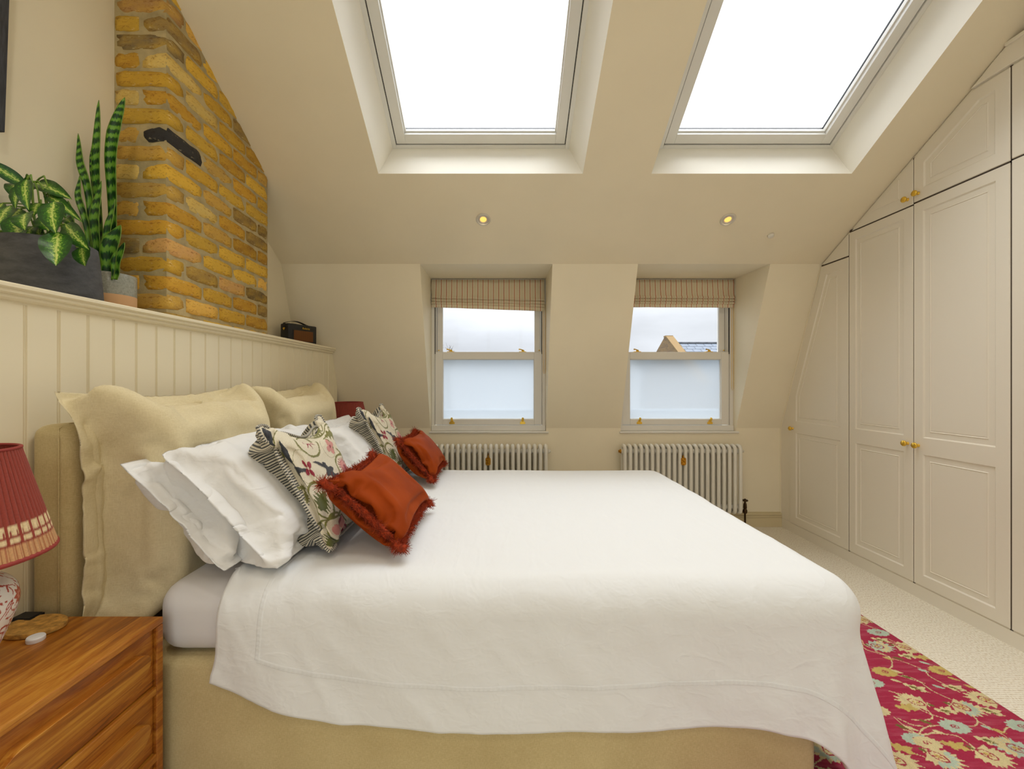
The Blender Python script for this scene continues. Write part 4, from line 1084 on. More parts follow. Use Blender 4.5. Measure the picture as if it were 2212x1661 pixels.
# ------------------------------------------------------------------ bedside chests
NX0, NX1, NY0, NY1, NZ = -1.318, -.938, .715, 1.192, .572
def chest(yoff, label):
    root = empty('bedside_chest', (-1.128, .953, 0), label, 'bedside chest', 'bedside chests')
    m = MB(); m.box(NX0, NX1, NY0, NY1, NZ-.018, NZ); m.build('top', M_WOOD, root, bevel=.003)
    for y0, y1 in ((NY1-.022, NY1), (NY0, NY0+.022)): MB().box(NX0, NX1, y0, y1, .0, NZ-.0185).build('side_panel', M_WOOD2, root, bevel=.003)
    MB().box(NX0, NX0+.012, NY0+.022, NY1-.022, .03, NZ-.0185).build('back_panel', M_WOOD2, root)
    hs = (NZ-.0185-.03-.022*2)/3; z = NZ-.0185
    ya, yb_ = NY0+.0235, NY1-.0235
    for k in range(3):
        z1 = z-.002; z0 = z-hs+.002
        d = MB(); d.box(NX0+.02, NX1-.010, ya, yb_, z0, z1); dr = d.build('drawer', M_WOOD2, root, bevel=.002)
        zc = (z0+z1)/2-.006; r = .046; y0_, y1_ = ya+.055, yb_-.022; pts = []
        for q in range(13):
            a = -math.pi/2+math.pi*q/12; pts.append((y1_-r+r*math.cos(a), zc+r*math.sin(a)))
        for q in range(13):
            a = math.pi/2+math.pi*q/12; pts.append((y0_+r+r*math.cos(a), zc+r*math.sin(a)))
        h = MB(); n = len(pts); f0 = []
        lip = lambda b: .002+.021*max(0, (b-(zc-r))/(2*r))           # the carved pull stands proud along its upper edge
        v = [(NX1-.0105, a, b) for a, b in pts]+[(NX1-.0105+lip(b), a, b) for a, b in pts]
        h.add(v, [(i, (i+1) % n, n+(i+1) % n, n+i) for i in range(n)]+[tuple(range(n, 2*n)), tuple(range(n))[::-1]])
        h.build('carved_pull', M_WOOD, dr, bevel=.0018)
        z -= hs
        if k < 2:
            MB().box(NX0+.02, NX1-.001, NY0+.022, NY1-.022, z-.022, z).build('rail', M_WOOD, root, bevel=.002); z -= .022
    MB().box(NX0+.012, NX1-.004, NY0+.022, NY1-.022, .008, .030).build('bottom_rail', M_WOOD, root)
    return root
ch1 = chest(0, 'orange acacia chest of carved drawers under the near lamp')
ch2 = dup(ch1, (0, 2.142, 0), 'acacia bedside chest beyond the bed, hidden under the far lamp')

# table lamps
def lamp(cx, cy, label):
    root = empty('table_lamp', (cx, cy, NZ), label, 'lamp', 'bedside lamps')
    prof = [(.0, .0), (.048, .0), (.050, .006), (.047, .014), (.052, .035), (.068, .080), (.083, .125), (.0915, .160), (.093, .185), (.088, .208), (.074, .228), (.052, .242), (.036, .250), (.034, .256), (.036, .262), (.0, .263)]
    pp = np.array(prof)*np.array([1.05, .93]); W = crw(len(pp)-4, 190)@pp[2:-2]; full = np.concatenate([pp[:2], W, pp[-2:]]); n = 420
    a = np.linspace(0, 2*np.pi, n, endpoint=False)
    V = np.stack([cx+full[:, :1]*np.cos(a), cy+full[:, :1]*np.sin(a), NZ+full[:, 1:]+0*a], -1)
    p = Paint(.6, .28, 1500, (236, 230, 222)); r = random.Random(12); RC = (172, 66, 52)
    for i in range(30):
        x, y = r.uniform(0, .58), r.uniform(.02, .25); s = r.choice((-1, 1))
        p.curl(x, y, .020, r.uniform(0, 6), r.uniform(8, 11), .0026, RC); p.curl(x+.03*s, y+.018, .014, 0, 4.5, .0022, RC)
        p.line([(x-.03, y-.02), (x, y+.02), (x+.03, y+.01), (x+.06, y-.02)], .0024, RC)
    for i in range(760): p.leaf(r.uniform(0, .6), r.uniform(.0, .275), r.uniform(.007, .013), .0022, r.uniform(0, 6.28), RC)
    for x, y in ((.06, .17), (.21, .12), (.36, .18), (.52, .13)):
        p.ell(x, y, .026, .022, 0, (236, 230, 222)); p.star(x, y, .024, .015, 8, (178, 74, 58)); p.star(x, y, .012, .008, 8, (206, 120, 100)); p.ell(x, y, .004, .004, 0, RC)
    col = p.at(np.tile(a/(2*np.pi)*.6, (len(full), 1)), np.tile(full[:, 1:], (1, n)))
    o = ob('vase_base', V.reshape(-1, 3), grid_faces(len(full), n, wrap=True), M_CERAMIC, root, smooth=True, col=col.reshape(-1, 3)); o['label'] = 'white vase base with red scrolling flowers'
    m = MB(); m.lathe([(.022, .243), (.022, .249), (.012, .253), (.012, .28), (.016, .284), (.016, .345), (.0, .346)], (cx, cy, NZ), 18, cap=False); m.build('lamp_holder', M_OLDBRASS, root, smooth=True)
    zb, zt, rb, rt = .271, .501, .155, .0976; N = 720; H = 46
    t = np.linspace(0, 1, H)[:, None]; a = np.linspace(0, 2*np.pi, N, endpoint=False)[None, :]; NP = 76
    rr = rb+(rt-rb)*t+.0034*np.abs(np.sin(a*NP/2+.25*np.sin(a*5)))*(1-.25*t)-.0017
    V = np.stack([cx+rr*np.cos(a), cy+rr*np.sin(a), NZ+zb+(zt-zb)*t+0*a], -1)
    R1, CRM, TAN = np.array(lin((150, 54, 36))), np.array(lin((232, 208, 160))), np.array(lin((206, 156, 104)))
    c = np.zeros((H, N, 3)); c[:] = R1; tt = np.repeat(t, N, 1); aa = np.repeat(a, H, 0)
    c[tt < .155] = TAN; c[(tt > .155) & (tt < .175)] = R1
    c[(tt > .175) & (tt < .21)] = CRM; c[(tt > .225) & (tt < .27) & (np.sin(aa*NP) > -.5)] = CRM; c[(tt > .285) & (tt < .32)] = CRM
    c[(tt < .155) & (np.sin(aa*NP*2) > .75)] = np.array(lin((178, 110, 70)))
    c[(tt > .175) & (tt < .32) & (np.sin(aa*NP*.5+.6) > .93)] = R1
    s = ob('shade', V.reshape(-1, 3), grid_faces(H, N, wrap=True), M_SHADE, root, smooth=True, col=c.reshape(-1, 3)); s['label'] = 'red pleated shade with woven cream border'
    sl = s.modifiers.new('thick', 'SOLIDIFY'); sl.thickness = .0015
    m = MB(); m.tube([(cx+(rb+.001)*math.cos(q), cy+(rb+.001)*math.sin(q), NZ+zb) for q in np.linspace(0, 2*math.pi, 64, endpoint=False)], .0048, 8, closed=True)
    m.build('shade_binding', plain('red_binding', (146, 48, 40), .7), s, smooth=True)
    m = MB(); m.tube([(cx+(rt+.001)*math.cos(q), cy+(rt+.001)*math.sin(q), NZ+zt) for q in np.linspace(0, 2*math.pi, 64, endpoint=False)], .0036, 8, closed=True)
    m.build('shade_binding', bpy.data.materials['red_binding'], s, smooth=True)
    m = MB(); m.tube([(cx+rt*math.cos(q), cy+rt*math.sin(q), NZ+zt-.012) for q in (0, math.pi)], .0015, 6); m.tube([(cx, cy, NZ+.345), (cx, cy, NZ+zt-.012)], .003, 6)
    m.build('shade_carrier', M_OLDBRASS, root)
    return root
lp = lamp(-1.17, .915, 'lamp with red pleated shade and floral vase base on the near chest')
dup(lp, (.065, 2.18, 0), 'red pleated lamp peeping up beyond the far pillows')
# small things on the near chest
m = MB(); q = 40; v = []; f = []
pr = [(.90, 0), (1.0, .002), (1.0, .011), (.985, .0125), (.80, .0125), (.78, .0115), (.0, .0115)]
for r_, h_ in pr:
    for k in range(q): a = 2*math.pi*k/q; v.append((-1.228+.072*r_*math.cos(a), 1.130+.052*r_*math.sin(a), NZ+h_))
for i in range(len(pr)-1):
    for k in range(q): f.append((i*q+k, i*q+(k+1) % q, (i+1)*q+(k+1) % q, (i+1)*q+k))
f.append(tuple(range(q))[::-1]); m.add(v, f)
tr_ = m.build('trivet', M_CORK, smooth=True); hide_auto(tr_, 30)
tag(tr_, 'oval cork trivet lying on the near chest', 'trivet')
m = MB(); m.lathe([(.0, 0), (.017, 0), (.018, .002), (.018, .0095), (.0165, .012), (.0, .0125)], (-1.168, 1.078, NZ), 28, cap=False)
tn_ = m.build('tablet_tin', plain('white_plastic', (236, 234, 230), .35), smooth=True); hide_auto(tn_, 30)
tag(tn_, 'small round white tin beside the near lamp', 'tin'); 
m = MB(); m.box(-1.316, -1.262, 1.150, 1.188, NZ, NZ+.014); m.box(-1.314, -1.266, 1.152, 1.186, NZ+.014, NZ+.0155)
tag(m.build('phone_charger', M_BLACK, bevel=.002), 'small black charger at the back corner of near chest', 'charger')

# ------------------------------------------------------------------ shelf plants
def leaf_mesh(name, B, T, w, mat, parent, nrm=(0, -1, .25), droop=.1, fold=.18, nu=9, nv=16, shape=.8, tip=1.0, roll=0., ruf=0.):
    B = np.array(B, float); T = np.array(T, float); ax = T-B; L = np.linalg.norm(ax); ax /= L
    n = np.array(nrm, float); n -= ax*np.dot(n, ax); n /= np.linalg.norm(n); s = np.cross(ax, n)
    if roll: n, s = n*math.cos(roll)+s*math.sin(roll), s*math.cos(roll)-n*math.sin(roll)
    t = np.linspace(0, 1, nv)[:, None]; u = np.linspace(-1, 1, nu)[None, :]
    hw = w/2*np.sin(np.pi*np.clip(t, 0, 1)**shape)**.75*(1-.0*t)
    hw = np.maximum(hw, .0006)
    off = -droop*L*(4*(t-.5)**2-1)
    P = B+ax*(t*L)[..., None]+s*(u*hw)[..., None]+n*((off+0*u)+(np.abs(u)**1.4)*hw*fold*2-.0)[..., None]
    if ruf: P = P+n*(ruf*np.sin(t*19+u*2)*np.abs(u))[..., None]
    uv = np.stack([t+0*u, u+0*t], -1).reshape(-1, 2)
    return ob(name, P.reshape(-1, 3), grid_faces(nv, nu), mat, parent, smooth=True, uv=uv)
def dumb_mat():
    t = NT('variegated_leaf'); t.set(Roughness=.35); uvn = t.n('UVMap'); s = t.n('SeparateXYZ'); t.l(uvn.outputs[0], s.inputs[0])
    v = t.math('ABSOLUTE', s.outputs['Y'])
    mp = t.n('Mapping'); mp.inputs['Scale'].default_value = (7, 2.4, 1); t.l(uvn.outputs[0], mp.inputs[0])
    oi = t.n('ObjectInfo'); ad = t.n('VectorMath', operation='ADD'); t.l(mp.outputs[0], ad.inputs[0]); cmb = t.n('CombineXYZ'); t.l(t.math('MULTIPLY', oi.outputs['Random'], 50.), cmb.inputs[0]); t.l(cmb.outputs[0], ad.inputs[1])
    nz = t.noise(2.2, 5, ad.outputs[0], .65)
    f = t.math('SUBTRACT', t.math('ADD', nz, .12), t.math('MULTIPLY', v, .52))
    c = t.ramp(f, [(.22, (26, 72, 16)), (.42, (50, 108, 22)), (.52, (112, 160, 40)), (.66, (214, 222, 128))])
    c = t.mix(t.ramp(v, [(.03, (1, 1, 1, 1)), (.07, (0, 0, 0, 1))]), c, (196, 214, 110)); t.base(c)
    t.p.inputs['Subsurface Weight'].default_value = 0.0; return t.m
M_DUMB = dumb_mat()
def snake_mat():
    t = NT('banded_snake_leaf'); t.set(Roughness=.4); uvn = t.n('UVMap'); s = t.n('SeparateXYZ'); t.l(uvn.outputs[0], s.inputs[0])
    oi = t.n('ObjectInfo'); mp = t.n('Mapping'); mp.inputs['Scale'].default_value = (9, 3.2, 1); t.l(uvn.outputs[0], mp.inputs[0])
    n1 = t.noise(1.6, 4, mp.outputs[0], .6); co = t.math('ADD', t.math('MULTIPLY', s.outputs['X'], 24.0), t.math('ADD', t.math('MULTIPLY', n1, 2.6), t.math('MULTIPLY', oi.outputs['Random'], 9.)))
    co = t.math('ADD', co, t.math('MULTIPLY', t.math('ABSOLUTE', s.outputs['Y']), .7))
    w = t.math('ADD', t.math('MULTIPLY', t.math('SINE', t.math('MULTIPLY', co, 2.4)), .5), .5)
    c = t.ramp(w, [(.18, (18, 62, 16)), (.5, (46, 110, 26)), (.8, (112, 164, 50))])
    c = t.mix(t.ramp(t.math('ABSOLUTE', s.outputs['Y']), [(.90, (0, 0, 0, 1)), (.97, (1, 1, 1, 1))]), c, (108, 140, 50)); t.base(c); return t.m
M_SNAKE = snake_mat()
M_STEM = plain('green_stem', (112, 146, 46), .5); M_SOIL = plain('dark_compost', (52, 38, 26), .95, bump=(80, .8, .01))
SZ = 1.487
def fit(p):
    x, y, z = p
    if x < -1.612: k = 1.612/abs(x); x, y, z = x*k, y*k, 1.22+(z-1.22)*k
    return (x, y, max(z, SZ+.02))
dp = empty('potted_plant', (-1.475, 1.40, SZ), 'variegated leafy plant in a dark charcoal pot on the panel ledge', 'plant', 'ledge plants')
m = MB(); m.lathe([(.0, .0), (.128, 0), (.1315, .004), (.1325, .018), (.128, .08), (.122, .15), (.1185, .178), (.115, .180), (.112, .176), (.114, .12), (.115, .06)], (-1.475, 1.40, SZ), 64, cap=False)
pm = NT('charcoal_pot'); pm.set(Roughness=.75); pm.base(pm.ramp(pm.noise(14, 6, pm.co((1, 1, 2.5)), .7), [(.35, (58, 58, 60)), (.65, (84, 84, 84))])); pm.bump(pm.noise(60, 4, pm.co(), .7), .4, .003)
m.build('pot', pm.m, dp, smooth=True)
m = MB(); m.lathe([(.0, .150), (.06, .153), (.1135, .150)], (-1.475, 1.40, SZ), 32, cap=False); m.build('soil', M_SOIL, dp)
DF = [((-1.632, 1.47, 1.899), (-1.638, 1.42, 1.908), .0349), ((-1.587, 1.41, 1.872), (-1.543, 1.36, 1.802), .038), ((-1.547, 1.39, 1.862), (-1.515, 1.34, 1.76), .033), ((-1.501, 1.36, 1.86), (-1.441, 1.31, 1.743), .0366), ((-1.56, 1.43, 1.86), (-1.523, 1.38, 1.887), .0172), ((-1.574, 1.45, 1.89), (-1.4, 1.4, 1.813), .0437), ((-1.516, 1.43, 1.842), (-1.346, 1.38, 1.731), .0317), ((-1.353, 1.3, 1.764), (-1.297, 1.25, 1.652), .0542), ((-1.309, 1.27, 1.661), (-1.265, 1.22, 1.549), .0594), ((-1.37, 1.35, 1.715), (-1.248, 1.3, 1.619), .047), ((-1.565, 1.37, 1.78), (-1.544, 1.32, 1.702), .0542), ((-1.516, 1.34, 1.737), (-1.442, 1.29, 1.633), .053), ((-1.47, 1.33, 1.742), (-1.419, 1.28, 1.671), .0484), ((-1.701, 1.45, 1.728), (-1.593, 1.4, 1.661), .0299), ((-1.465, 1.37, 1.749), (-1.39, 1.32, 1.683), .0412), ((-1.492, 1.37, 1.714), (-1.455, 1.32, 1.659), .0325), ((-1.52, 1.41, 1.739), (-1.455, 1.36, 1.668), .0335), ((-1.449, 1.43, 1.765), (-1.376, 1.38, 1.724), .0272), ((-1.337, 1.37, 1.651), (-1.279, 1.32, 1.575), .0412), ((-1.493, 1.39, 1.797), (-1.459, 1.34, 1.737), .0374), ((-1.462, 1.39, 1.707), (-1.429, 1.34, 1.643), .0273), ((-1.636, 1.43, 1.719), (-1.55, 1.38, 1.661), .0272), ((-1.397, 1.39, 1.703), (-1.337, 1.34, 1.662), .0198), ((-1.682, 1.45, 1.822), (-1.647, 1.4, 1.756), .0414), ((-1.655, 1.48, 1.815), (-1.641, 1.43, 1.749), .0469)]
rl = random.Random(3)
for i, (b, t_, w) in enumerate(DF):
    b = fit(b); t_ = fit(t_); p0 = (-1.475+rl.uniform(-.03, .03), 1.40+rl.uniform(-.03, .03), SZ+.15)
    if i == 0: t_ = fit((-1.638, 1.36, 1.925)); b = (-1.545, 1.40, 1.855)
    lf = leaf_mesh('leaf', b, t_, w*1.22, M_DUMB, dp, (rl.uniform(-.1, .5), -1, rl.uniform(.1, .7)), droop=rl.uniform(.03, .10), fold=rl.uniform(.04, .16), roll=rl.uniform(-.25, .25), ruf=.0012)
    mid = ((p0[0]*.5+b[0]*.5), (p0[1]*.5+b[1]*.5), max(b[2], p0[2])+.012*rl.uniform(-.4, 1.2))
    m = MB(); W = crw(4, 8)@np.array([p0, ((p0[0]*.8+b[0]*.2), (p0[1]*.8+b[1]*.2), p0[2]*.5+mid[2]*.5), mid, b]); m.tube([tuple(q) for q in W], .0024, 6); m.build('stem', M_STEM, dp, smooth=True)
sk = empty('snake_plant', (-1.51, 1.655, SZ), 'tall banded snake plant in a grey pot against the brickwork', 'plant', 'ledge plants')
gm = NT('grey_glaze'); gm.set(Roughness=.22); gm.base(gm.ramp(gm.noise(120, 4, gm.co(), .7), [(.35, (134, 134, 122)), (.6, (160, 160, 146)), (.74, (120, 118, 104))]))
m = MB(); m.lathe([(.0815, .062), (.082, .066), (.082, .140), (.0805, .1425), (.077, .1405), (.077, .10)], (-1.51, 1.655, SZ), 56, cap=False); m.build('pot', gm.m, sk, smooth=True)
m = MB(); m.lathe([(.0, 0), (.079, 0), (.0815, .003), (.0815, .062)], (-1.51, 1.655, SZ), 56, cap=False); q = m.build('pot_foot', plain('raw_terracotta', (206, 162, 116), .9), sk, smooth=True); q['label'] = 'unglazed terracotta foot'
m = MB(); m.lathe([(.0, .118), (.0775, .116)], (-1.51, 1.655, SZ), 28, cap=False); m.build('soil', M_SOIL, sk)
SN_ = [([(-1.514, 1.60), (-1.512, 1.896), (-1.512, 2.086), (-1.498, 2.222), (-1.473, 2.331)], .0435, 1.68), ([(-1.539, 1.60), (-1.549, 1.888), (-1.555, 2.103), (-1.556, 2.307)], .0333, 1.66), ([(-1.538, 1.60), (-1.559, 1.929), (-1.59, 2.055), (-1.606, 2.161)], .0264, 1.63), ([(-1.519, 1.60), (-1.555, 1.826), (-1.579, 1.92), (-1.58, 1.993)], .0198, 1.61),
       ([(-1.565, 1.60), (-1.595, 1.959), (-1.601, 2.091), (-1.608, 2.160)], .0187, 1.69), ([(-1.52, 1.60), (-1.523, 1.819), (-1.509, 1.977)], .0304, 1.62), ([(-1.495, 1.60), (-1.476, 1.765), (-1.453, 1.906)], .0219, 1.615), ([(-1.46, 1.60), (-1.446, 1.708), (-1.418, 1.804)], .0456, 1.60), ([(-1.437, 1.60), (-1.427, 1.662), (-1.404, 1.739)], .0259, 1.60), ([(-1.525, 1.60), (-1.535, 1.641), (-1.546, 1.672)], .0362, 1.60), ([(-1.555, 1.60), (-1.585, 1.80), (-1.604, 1.89)], .0233, 1.59)]
for pts, w, Y in SN_:
    p = crw(len(pts), 26)@np.array(pts); t = np.linspace(0, 1, 26)
    tx = np.gradient(p[:, 0]); tz = np.gradient(p[:, 1]); l = np.hypot(tx, tz); sx, sz = tz/l, -tx/l
    hw = w*.66*np.minimum(1, (.62+.75*t))*np.clip((1-t)*3.2, 0, 1)**.62; hw = np.maximum(hw, .0008); u = np.linspace(-1, 1, 7)
    tw = .25*np.sin(t*2.4+Y*40)
    X = p[:, :1]+(sx*hw)[:, None]*u*np.cos(tw)[:, None]; Z = p[:, 1:]+(sz*hw)[:, None]*u
    yy = Y-(hw*.55)[:, None]*np.abs(u)**1.6+.003*np.sin(t*9)[:, None]+(hw*np.sin(tw))[:, None]*u+(.018*(1-t))[:, None]*0
    V = np.stack([X, yy+0*Z, Z], -1)
    o = ob('leaf', V.reshape(-1, 3), grid_faces(26, 7), M_SNAKE, sk, smooth=True, uv=np.stack([(t*l.sum()/.45)[:, None]+0*u, u+0*t[:, None]], -1).reshape(-1, 2))
    s = o.modifiers.new('thick', 'SOLIDIFY'); s.thickness = .0022

# ------------------------------------------------------------------ radio, picture
rd = empty('radio', (-1.485, 3.14, SZ), 'small black leather-clad radio with brown grille on the far ledge end', 'radio')
dv = np.array([.105, .218]); dv /= np.linalg.norm(dv); nv_ = np.array([dv[1], -dv[0]]); o0 = np.array([-1.5, 3.02])
def rp(a, b, z):       # along the front, outward, up
    q = o0+dv*a+nv_*b; return (q[0], q[1], SZ+z)
m = MB(); m.boxm(0, .242, -.085, 0, .004, .148, rp); m.build('case', plain('black_leatherette', (20, 21, 24), .45, bump=(400, .3, .001)), rd, smooth=True, bevel=.008)
m = MB(); m.boxm(.036, .212, -.002, .0025, .022, .108, rp); m.build('grille_frame', M_BLACK, rd, bevel=.004)
gmt = NT('brown_grille_cloth'); gmt.set(Roughness=.8); wv = gmt.n('TexWave', Scale=90.); wv.wave_type = 'BANDS'; wv.bands_direction = 'DIAGONAL'; gmt.l(gmt.co((1, 1, 0)), wv.inputs[0]); gmt.base(gmt.ramp(wv.outputs['Fac'], [(.3, (84, 48, 12)), (.8, (128, 78, 24))]))
m = MB(); m.boxm(.041, .207, .0, .0032, .027, .103, rp); m.build('grille', gmt.m, rd, bevel=.003)
m = MB(); pts = [rp(-.004, -.043, .118)]+[rp(.0+.19*t, -.043, .150+.020*math.sin(math.pi*min(1, t*1.05))) for t in np.linspace(0, 1, 14)]
for i in range(len(pts)-1):
    a, b = np.array(pts[i]), np.array(pts[i+1]); w_ = np.array([nv_[0], nv_[1], 0])*.013; up_ = np.array([0, 0, .003])
    m.add([a-w_, a+w_, a+w_+up_, a-w_+up_, b-w_, b+w_, b+w_+up_, b-w_+up_], [(0, 1, 5, 4), (3, 7, 6, 2), (0, 4, 7, 3), (1, 2, 6, 5), (0, 3, 2, 1), (4, 5, 6, 7)])
m.build('carry_strap', M_BLACK, rd)
m = MB(); m.boxm(-.0035, .0, -.052, -.034, .102, .122, lambda a, b, z: rp(a, -.043+((b+.043)*.707+(z-.112)*.707)*.9, .112+(z-.112)*.707-(b+.043)*.707)); m.build('strap_stud', M_BRASS, rd)
fc = bpy.data.curves.new('lettering', 'FONT'); fc.body = 'Roberts'; fc.size = .020; fc.extrude = .0004; fc.shear = .3
fo = bpy.data.objects.new('lettering', fc); C.objects.link(fo); fc.materials.append(M_BRASS)
q = rp(.112, .0012, .116); fo.matrix_world = Matrix(((dv[0], 0, nv_[0], q[0]), (dv[1], 0, nv_[1], q[1]), (0, 1, 0, q[2]), (0, 0, 0, 1)))
mw = fo.matrix_world.copy(); tm = bpy.data.meshes.new_from_object(fo); bpy.data.objects.remove(fo); tm.transform(mw)
fo = bpy.data.objects.new('lettering', tm); C.objects.link(fo); adopt(fo, rd); fo['label'] = 'brass script lettering'
pf = empty('picture_frame', (-1.61, 1.15, 2.38), 'dark framed picture hanging on the left wall', 'picture')
pm_ = NT('dark_frame'); pm_.set(Roughness=.6); pm_.base(pm_.ramp(pm_.noise(30, 5, pm_.co((1, 6, .6))), [(.4, (44, 46, 52)), (.6, (62, 64, 70))]))
def pw(x, y, z): return (XL+.012+x+(z-2.02)*.035, y, z)
m = MB(); m.boxm(0, .022, .865, .895, 2.02, 2.72, pw); m.boxm(0, .022, 1.352, 1.382, 2.02, 2.72, pw); m.boxm(0, .022, .895, 1.352, 2.02, 2.05, pw); m.boxm(0, .022, .895, 1.352, 2.69, 2.72, pw); m.build('frame', pm_.m, pf, bevel=.002)
m = MB(); m.boxm(.002, .008, .895, 1.352, 2.05, 2.69, pw); m.build('print', plain('plain_print_paper', (196, 190, 176), .7), pf)

# ------------------------------------------------------------------ downlights, detector
glow = NT('warm_lamp_glow'); glow.p.inputs['Emission Color'].default_value = (1.0, .52, .12, 1); glow.p.inputs['Emission Strength'].default_value = 1.1; glow.base((255, 190, 90)); glow = glow.m
M_RING = plain('white_downlight_trim', (216, 208, 192), .4)
def downlight(x, y, z, sloped, label, power):
    root = empty('downlight', (x, y, z), label, 'downlight', 'recessed ceiling downlights')
    def tr(m):
        if sloped:
            R = Matrix.Rotation(-SL, 4, 'X'); m.v = [tuple(Vector((x, y, z))+R@Vector((a, b, c))) for a, b, c in m.v]
        else: m.v = [(x+a, y+b, z+c) for a, b, c in m.v]
        return m
    m = MB(); m.lathe([(.048, .0), (.049, -.003), (.046, -.007), (.036, -.008), (.034, -.004), (.032, -.0025), (.030, -.005), (.025, -.0055), (.0225, -.001), (.0215, .0)], (0, 0, 0), 40, cap=False); tr(m).build('trim_ring', M_RING, root, smooth=True)
    m = MB(); m.lathe([(.0215, -.0005), (.012, -.0015), (.0, -.002)], (0, 0, 0), 24, cap=False); tr(m).build('bulb', glow, root, smooth=True)
    d = bpy.data.lights.new('downlight_lamp', 'SPOT'); d.energy = power; d.spot_size = math.radians(150); d.spot_blend = .8; d.shadow_soft_size = .04; d.color = (1, .82, .58)
    l = bpy.data.objects.new('downlight_lamp', d); C.objects.link(l); l.location = (x, y-(.012 if sloped else 0), z-.03)
    return root
DL = 4.0
downlight(-.125, 2.834, CE(2.834), True, 'recessed downlight below the left roof window', DL)
downlight(1.485, 2.834, CE(2.834), True, 'recessed downlight below the right roof window', DL)
for x in (-.9, .4, 1.7):  # added fill lights overhead out of view, without fittings, to brighten the room
    for y in (.55, -.75):
        d = bpy.data.lights.new('rear_fill_light', 'AREA'); d.shape = 'DISK'; d.size = .10; d.energy = 4.0; d.color = (1, .94, .86); d.spread = math.radians(170)
        l = bpy.data.objects.new('rear_fill_light', d); C.objects.link(l); l.location = (x, y, ZT-.02)
m = MB(); m.lathe([(.0, -.016), (.014, -.016), (.019, -.012), (.021, .0), (.0, .0)], (0, 0, 0), 24, cap=False)
R = Matrix.Rotation(-SL, 4, 'X'); m.v = [tuple(Vector((1.836, 2.945, CE(2.945)))+R@Vector(p)) for p in m.v]
tag(m.build('smoke_detector', M_RAD, smooth=True), 'small white ceiling sensor beside the right downlight', 'sensor')

# ------------------------------------------------------------------ rug
RX0, RX1, RY0, RY1 = .50, 1.872, .78, 2.318
rg = Paint(RX1-RX0, RY1-RY0, 520, (172, 14, 62)); r = random.Random(8)
CRM, GLD, BLU, OLV, RED2 = (222, 204, 150), (206, 178, 96), (186, 200, 176), (116, 104, 34), (170, 40, 62)
LX = lambda p: (p[0]-RX0, p[1]-RY0)
def rline(pts, dot=False, w=.0042, c=CRM):
    q = crw(len(pts), 26)@np.array([LX(p) for p in pts]) if len(pts) > 2 else np.array([LX(p) for p in pts])
    if dot:
        for k in range(0, len(q)-1): rg.line([q[k], q[k]*.45+q[k+1]*.55], w, c)
    else: rg.line(q, w, c)
def rosette(x, y, c, s=1.):
    x, y = LX((x, y)); rg.star(x, y, .052*s, .045*s, 13, c, .1, .62); rg.ell(x, y, .013*s, .009*s, 0, RED2); rg.ell(x, y, .009*s, .006*s, 0, c); rg.ell(x, y, .004*s, .003*s, 0, RED2)
def palmette(x, y, c, c2, rot, s=1.):
    x, y = LX((x, y)); cr, sr = math.cos(rot), math.sin(rot)
    P = []
    for k in range(19):
        a = -1.9+3.8*k/18; rr = (.070 if k % 2 == 0 else .048)*(1.12-.22*abs(a)/1.9)*s; P.append((rr*math.cos(a), rr*math.sin(a)*.92))
    P += [(-.036*s, -.018*s), (-.05*s, 0), (-.036*s, .018*s)]
    rg.poly([(x+a*cr-b*sr, y+(a*sr+b*cr)*.75) for a, b in P], c)
    for k in range(7):
        a = -1.2+2.4*k/6; u, v = .052*s*math.cos(a), .052*s*math.sin(a); rg.leaf(x+.5*(u*cr-v*sr), y+.5*(u*sr+v*cr)*.75, .03*s, .007*s, rot+a, c2)
    rg.ell(x, y, .026*s, .018*s, rot, RED2); rg.ell(x, y, .021*s, .014*s, rot, c); rg.ell(x, y, .011*s, .008*s, rot, GLD)
    for k in range(5): a = k*1.25+rot; rg.line([(x+.006*math.cos(a), y+.005*math.sin(a)), (x+.016*math.cos(a), y+.011*math.sin(a))], .003, RED2)
    rg.ell(x-.045*cr*s, y-.045*sr*.75*s, .010, .006, rot, OLV)
def rleaf(x, y, rot, kind, s=1.):
    x, y = LX((x, y)); c = CRM if kind != 2 else GLD
    rg.leaf(x-.038*s*math.cos(rot), y-.038*s*math.sin(rot), .08*s, .015*s, rot, c, .1, 3); rg.leaf(x, y, .045*s, .009*s, rot+.8, c, .1)
    if kind == 1: rg.leaf(x-.02*s*math.cos(rot), y-.02*s*math.sin(rot), .042*s, .0075*s, rot, OLV); rg.line([(x-.02*s, y), (x+.02*s, y-.006*s)], .003, c)
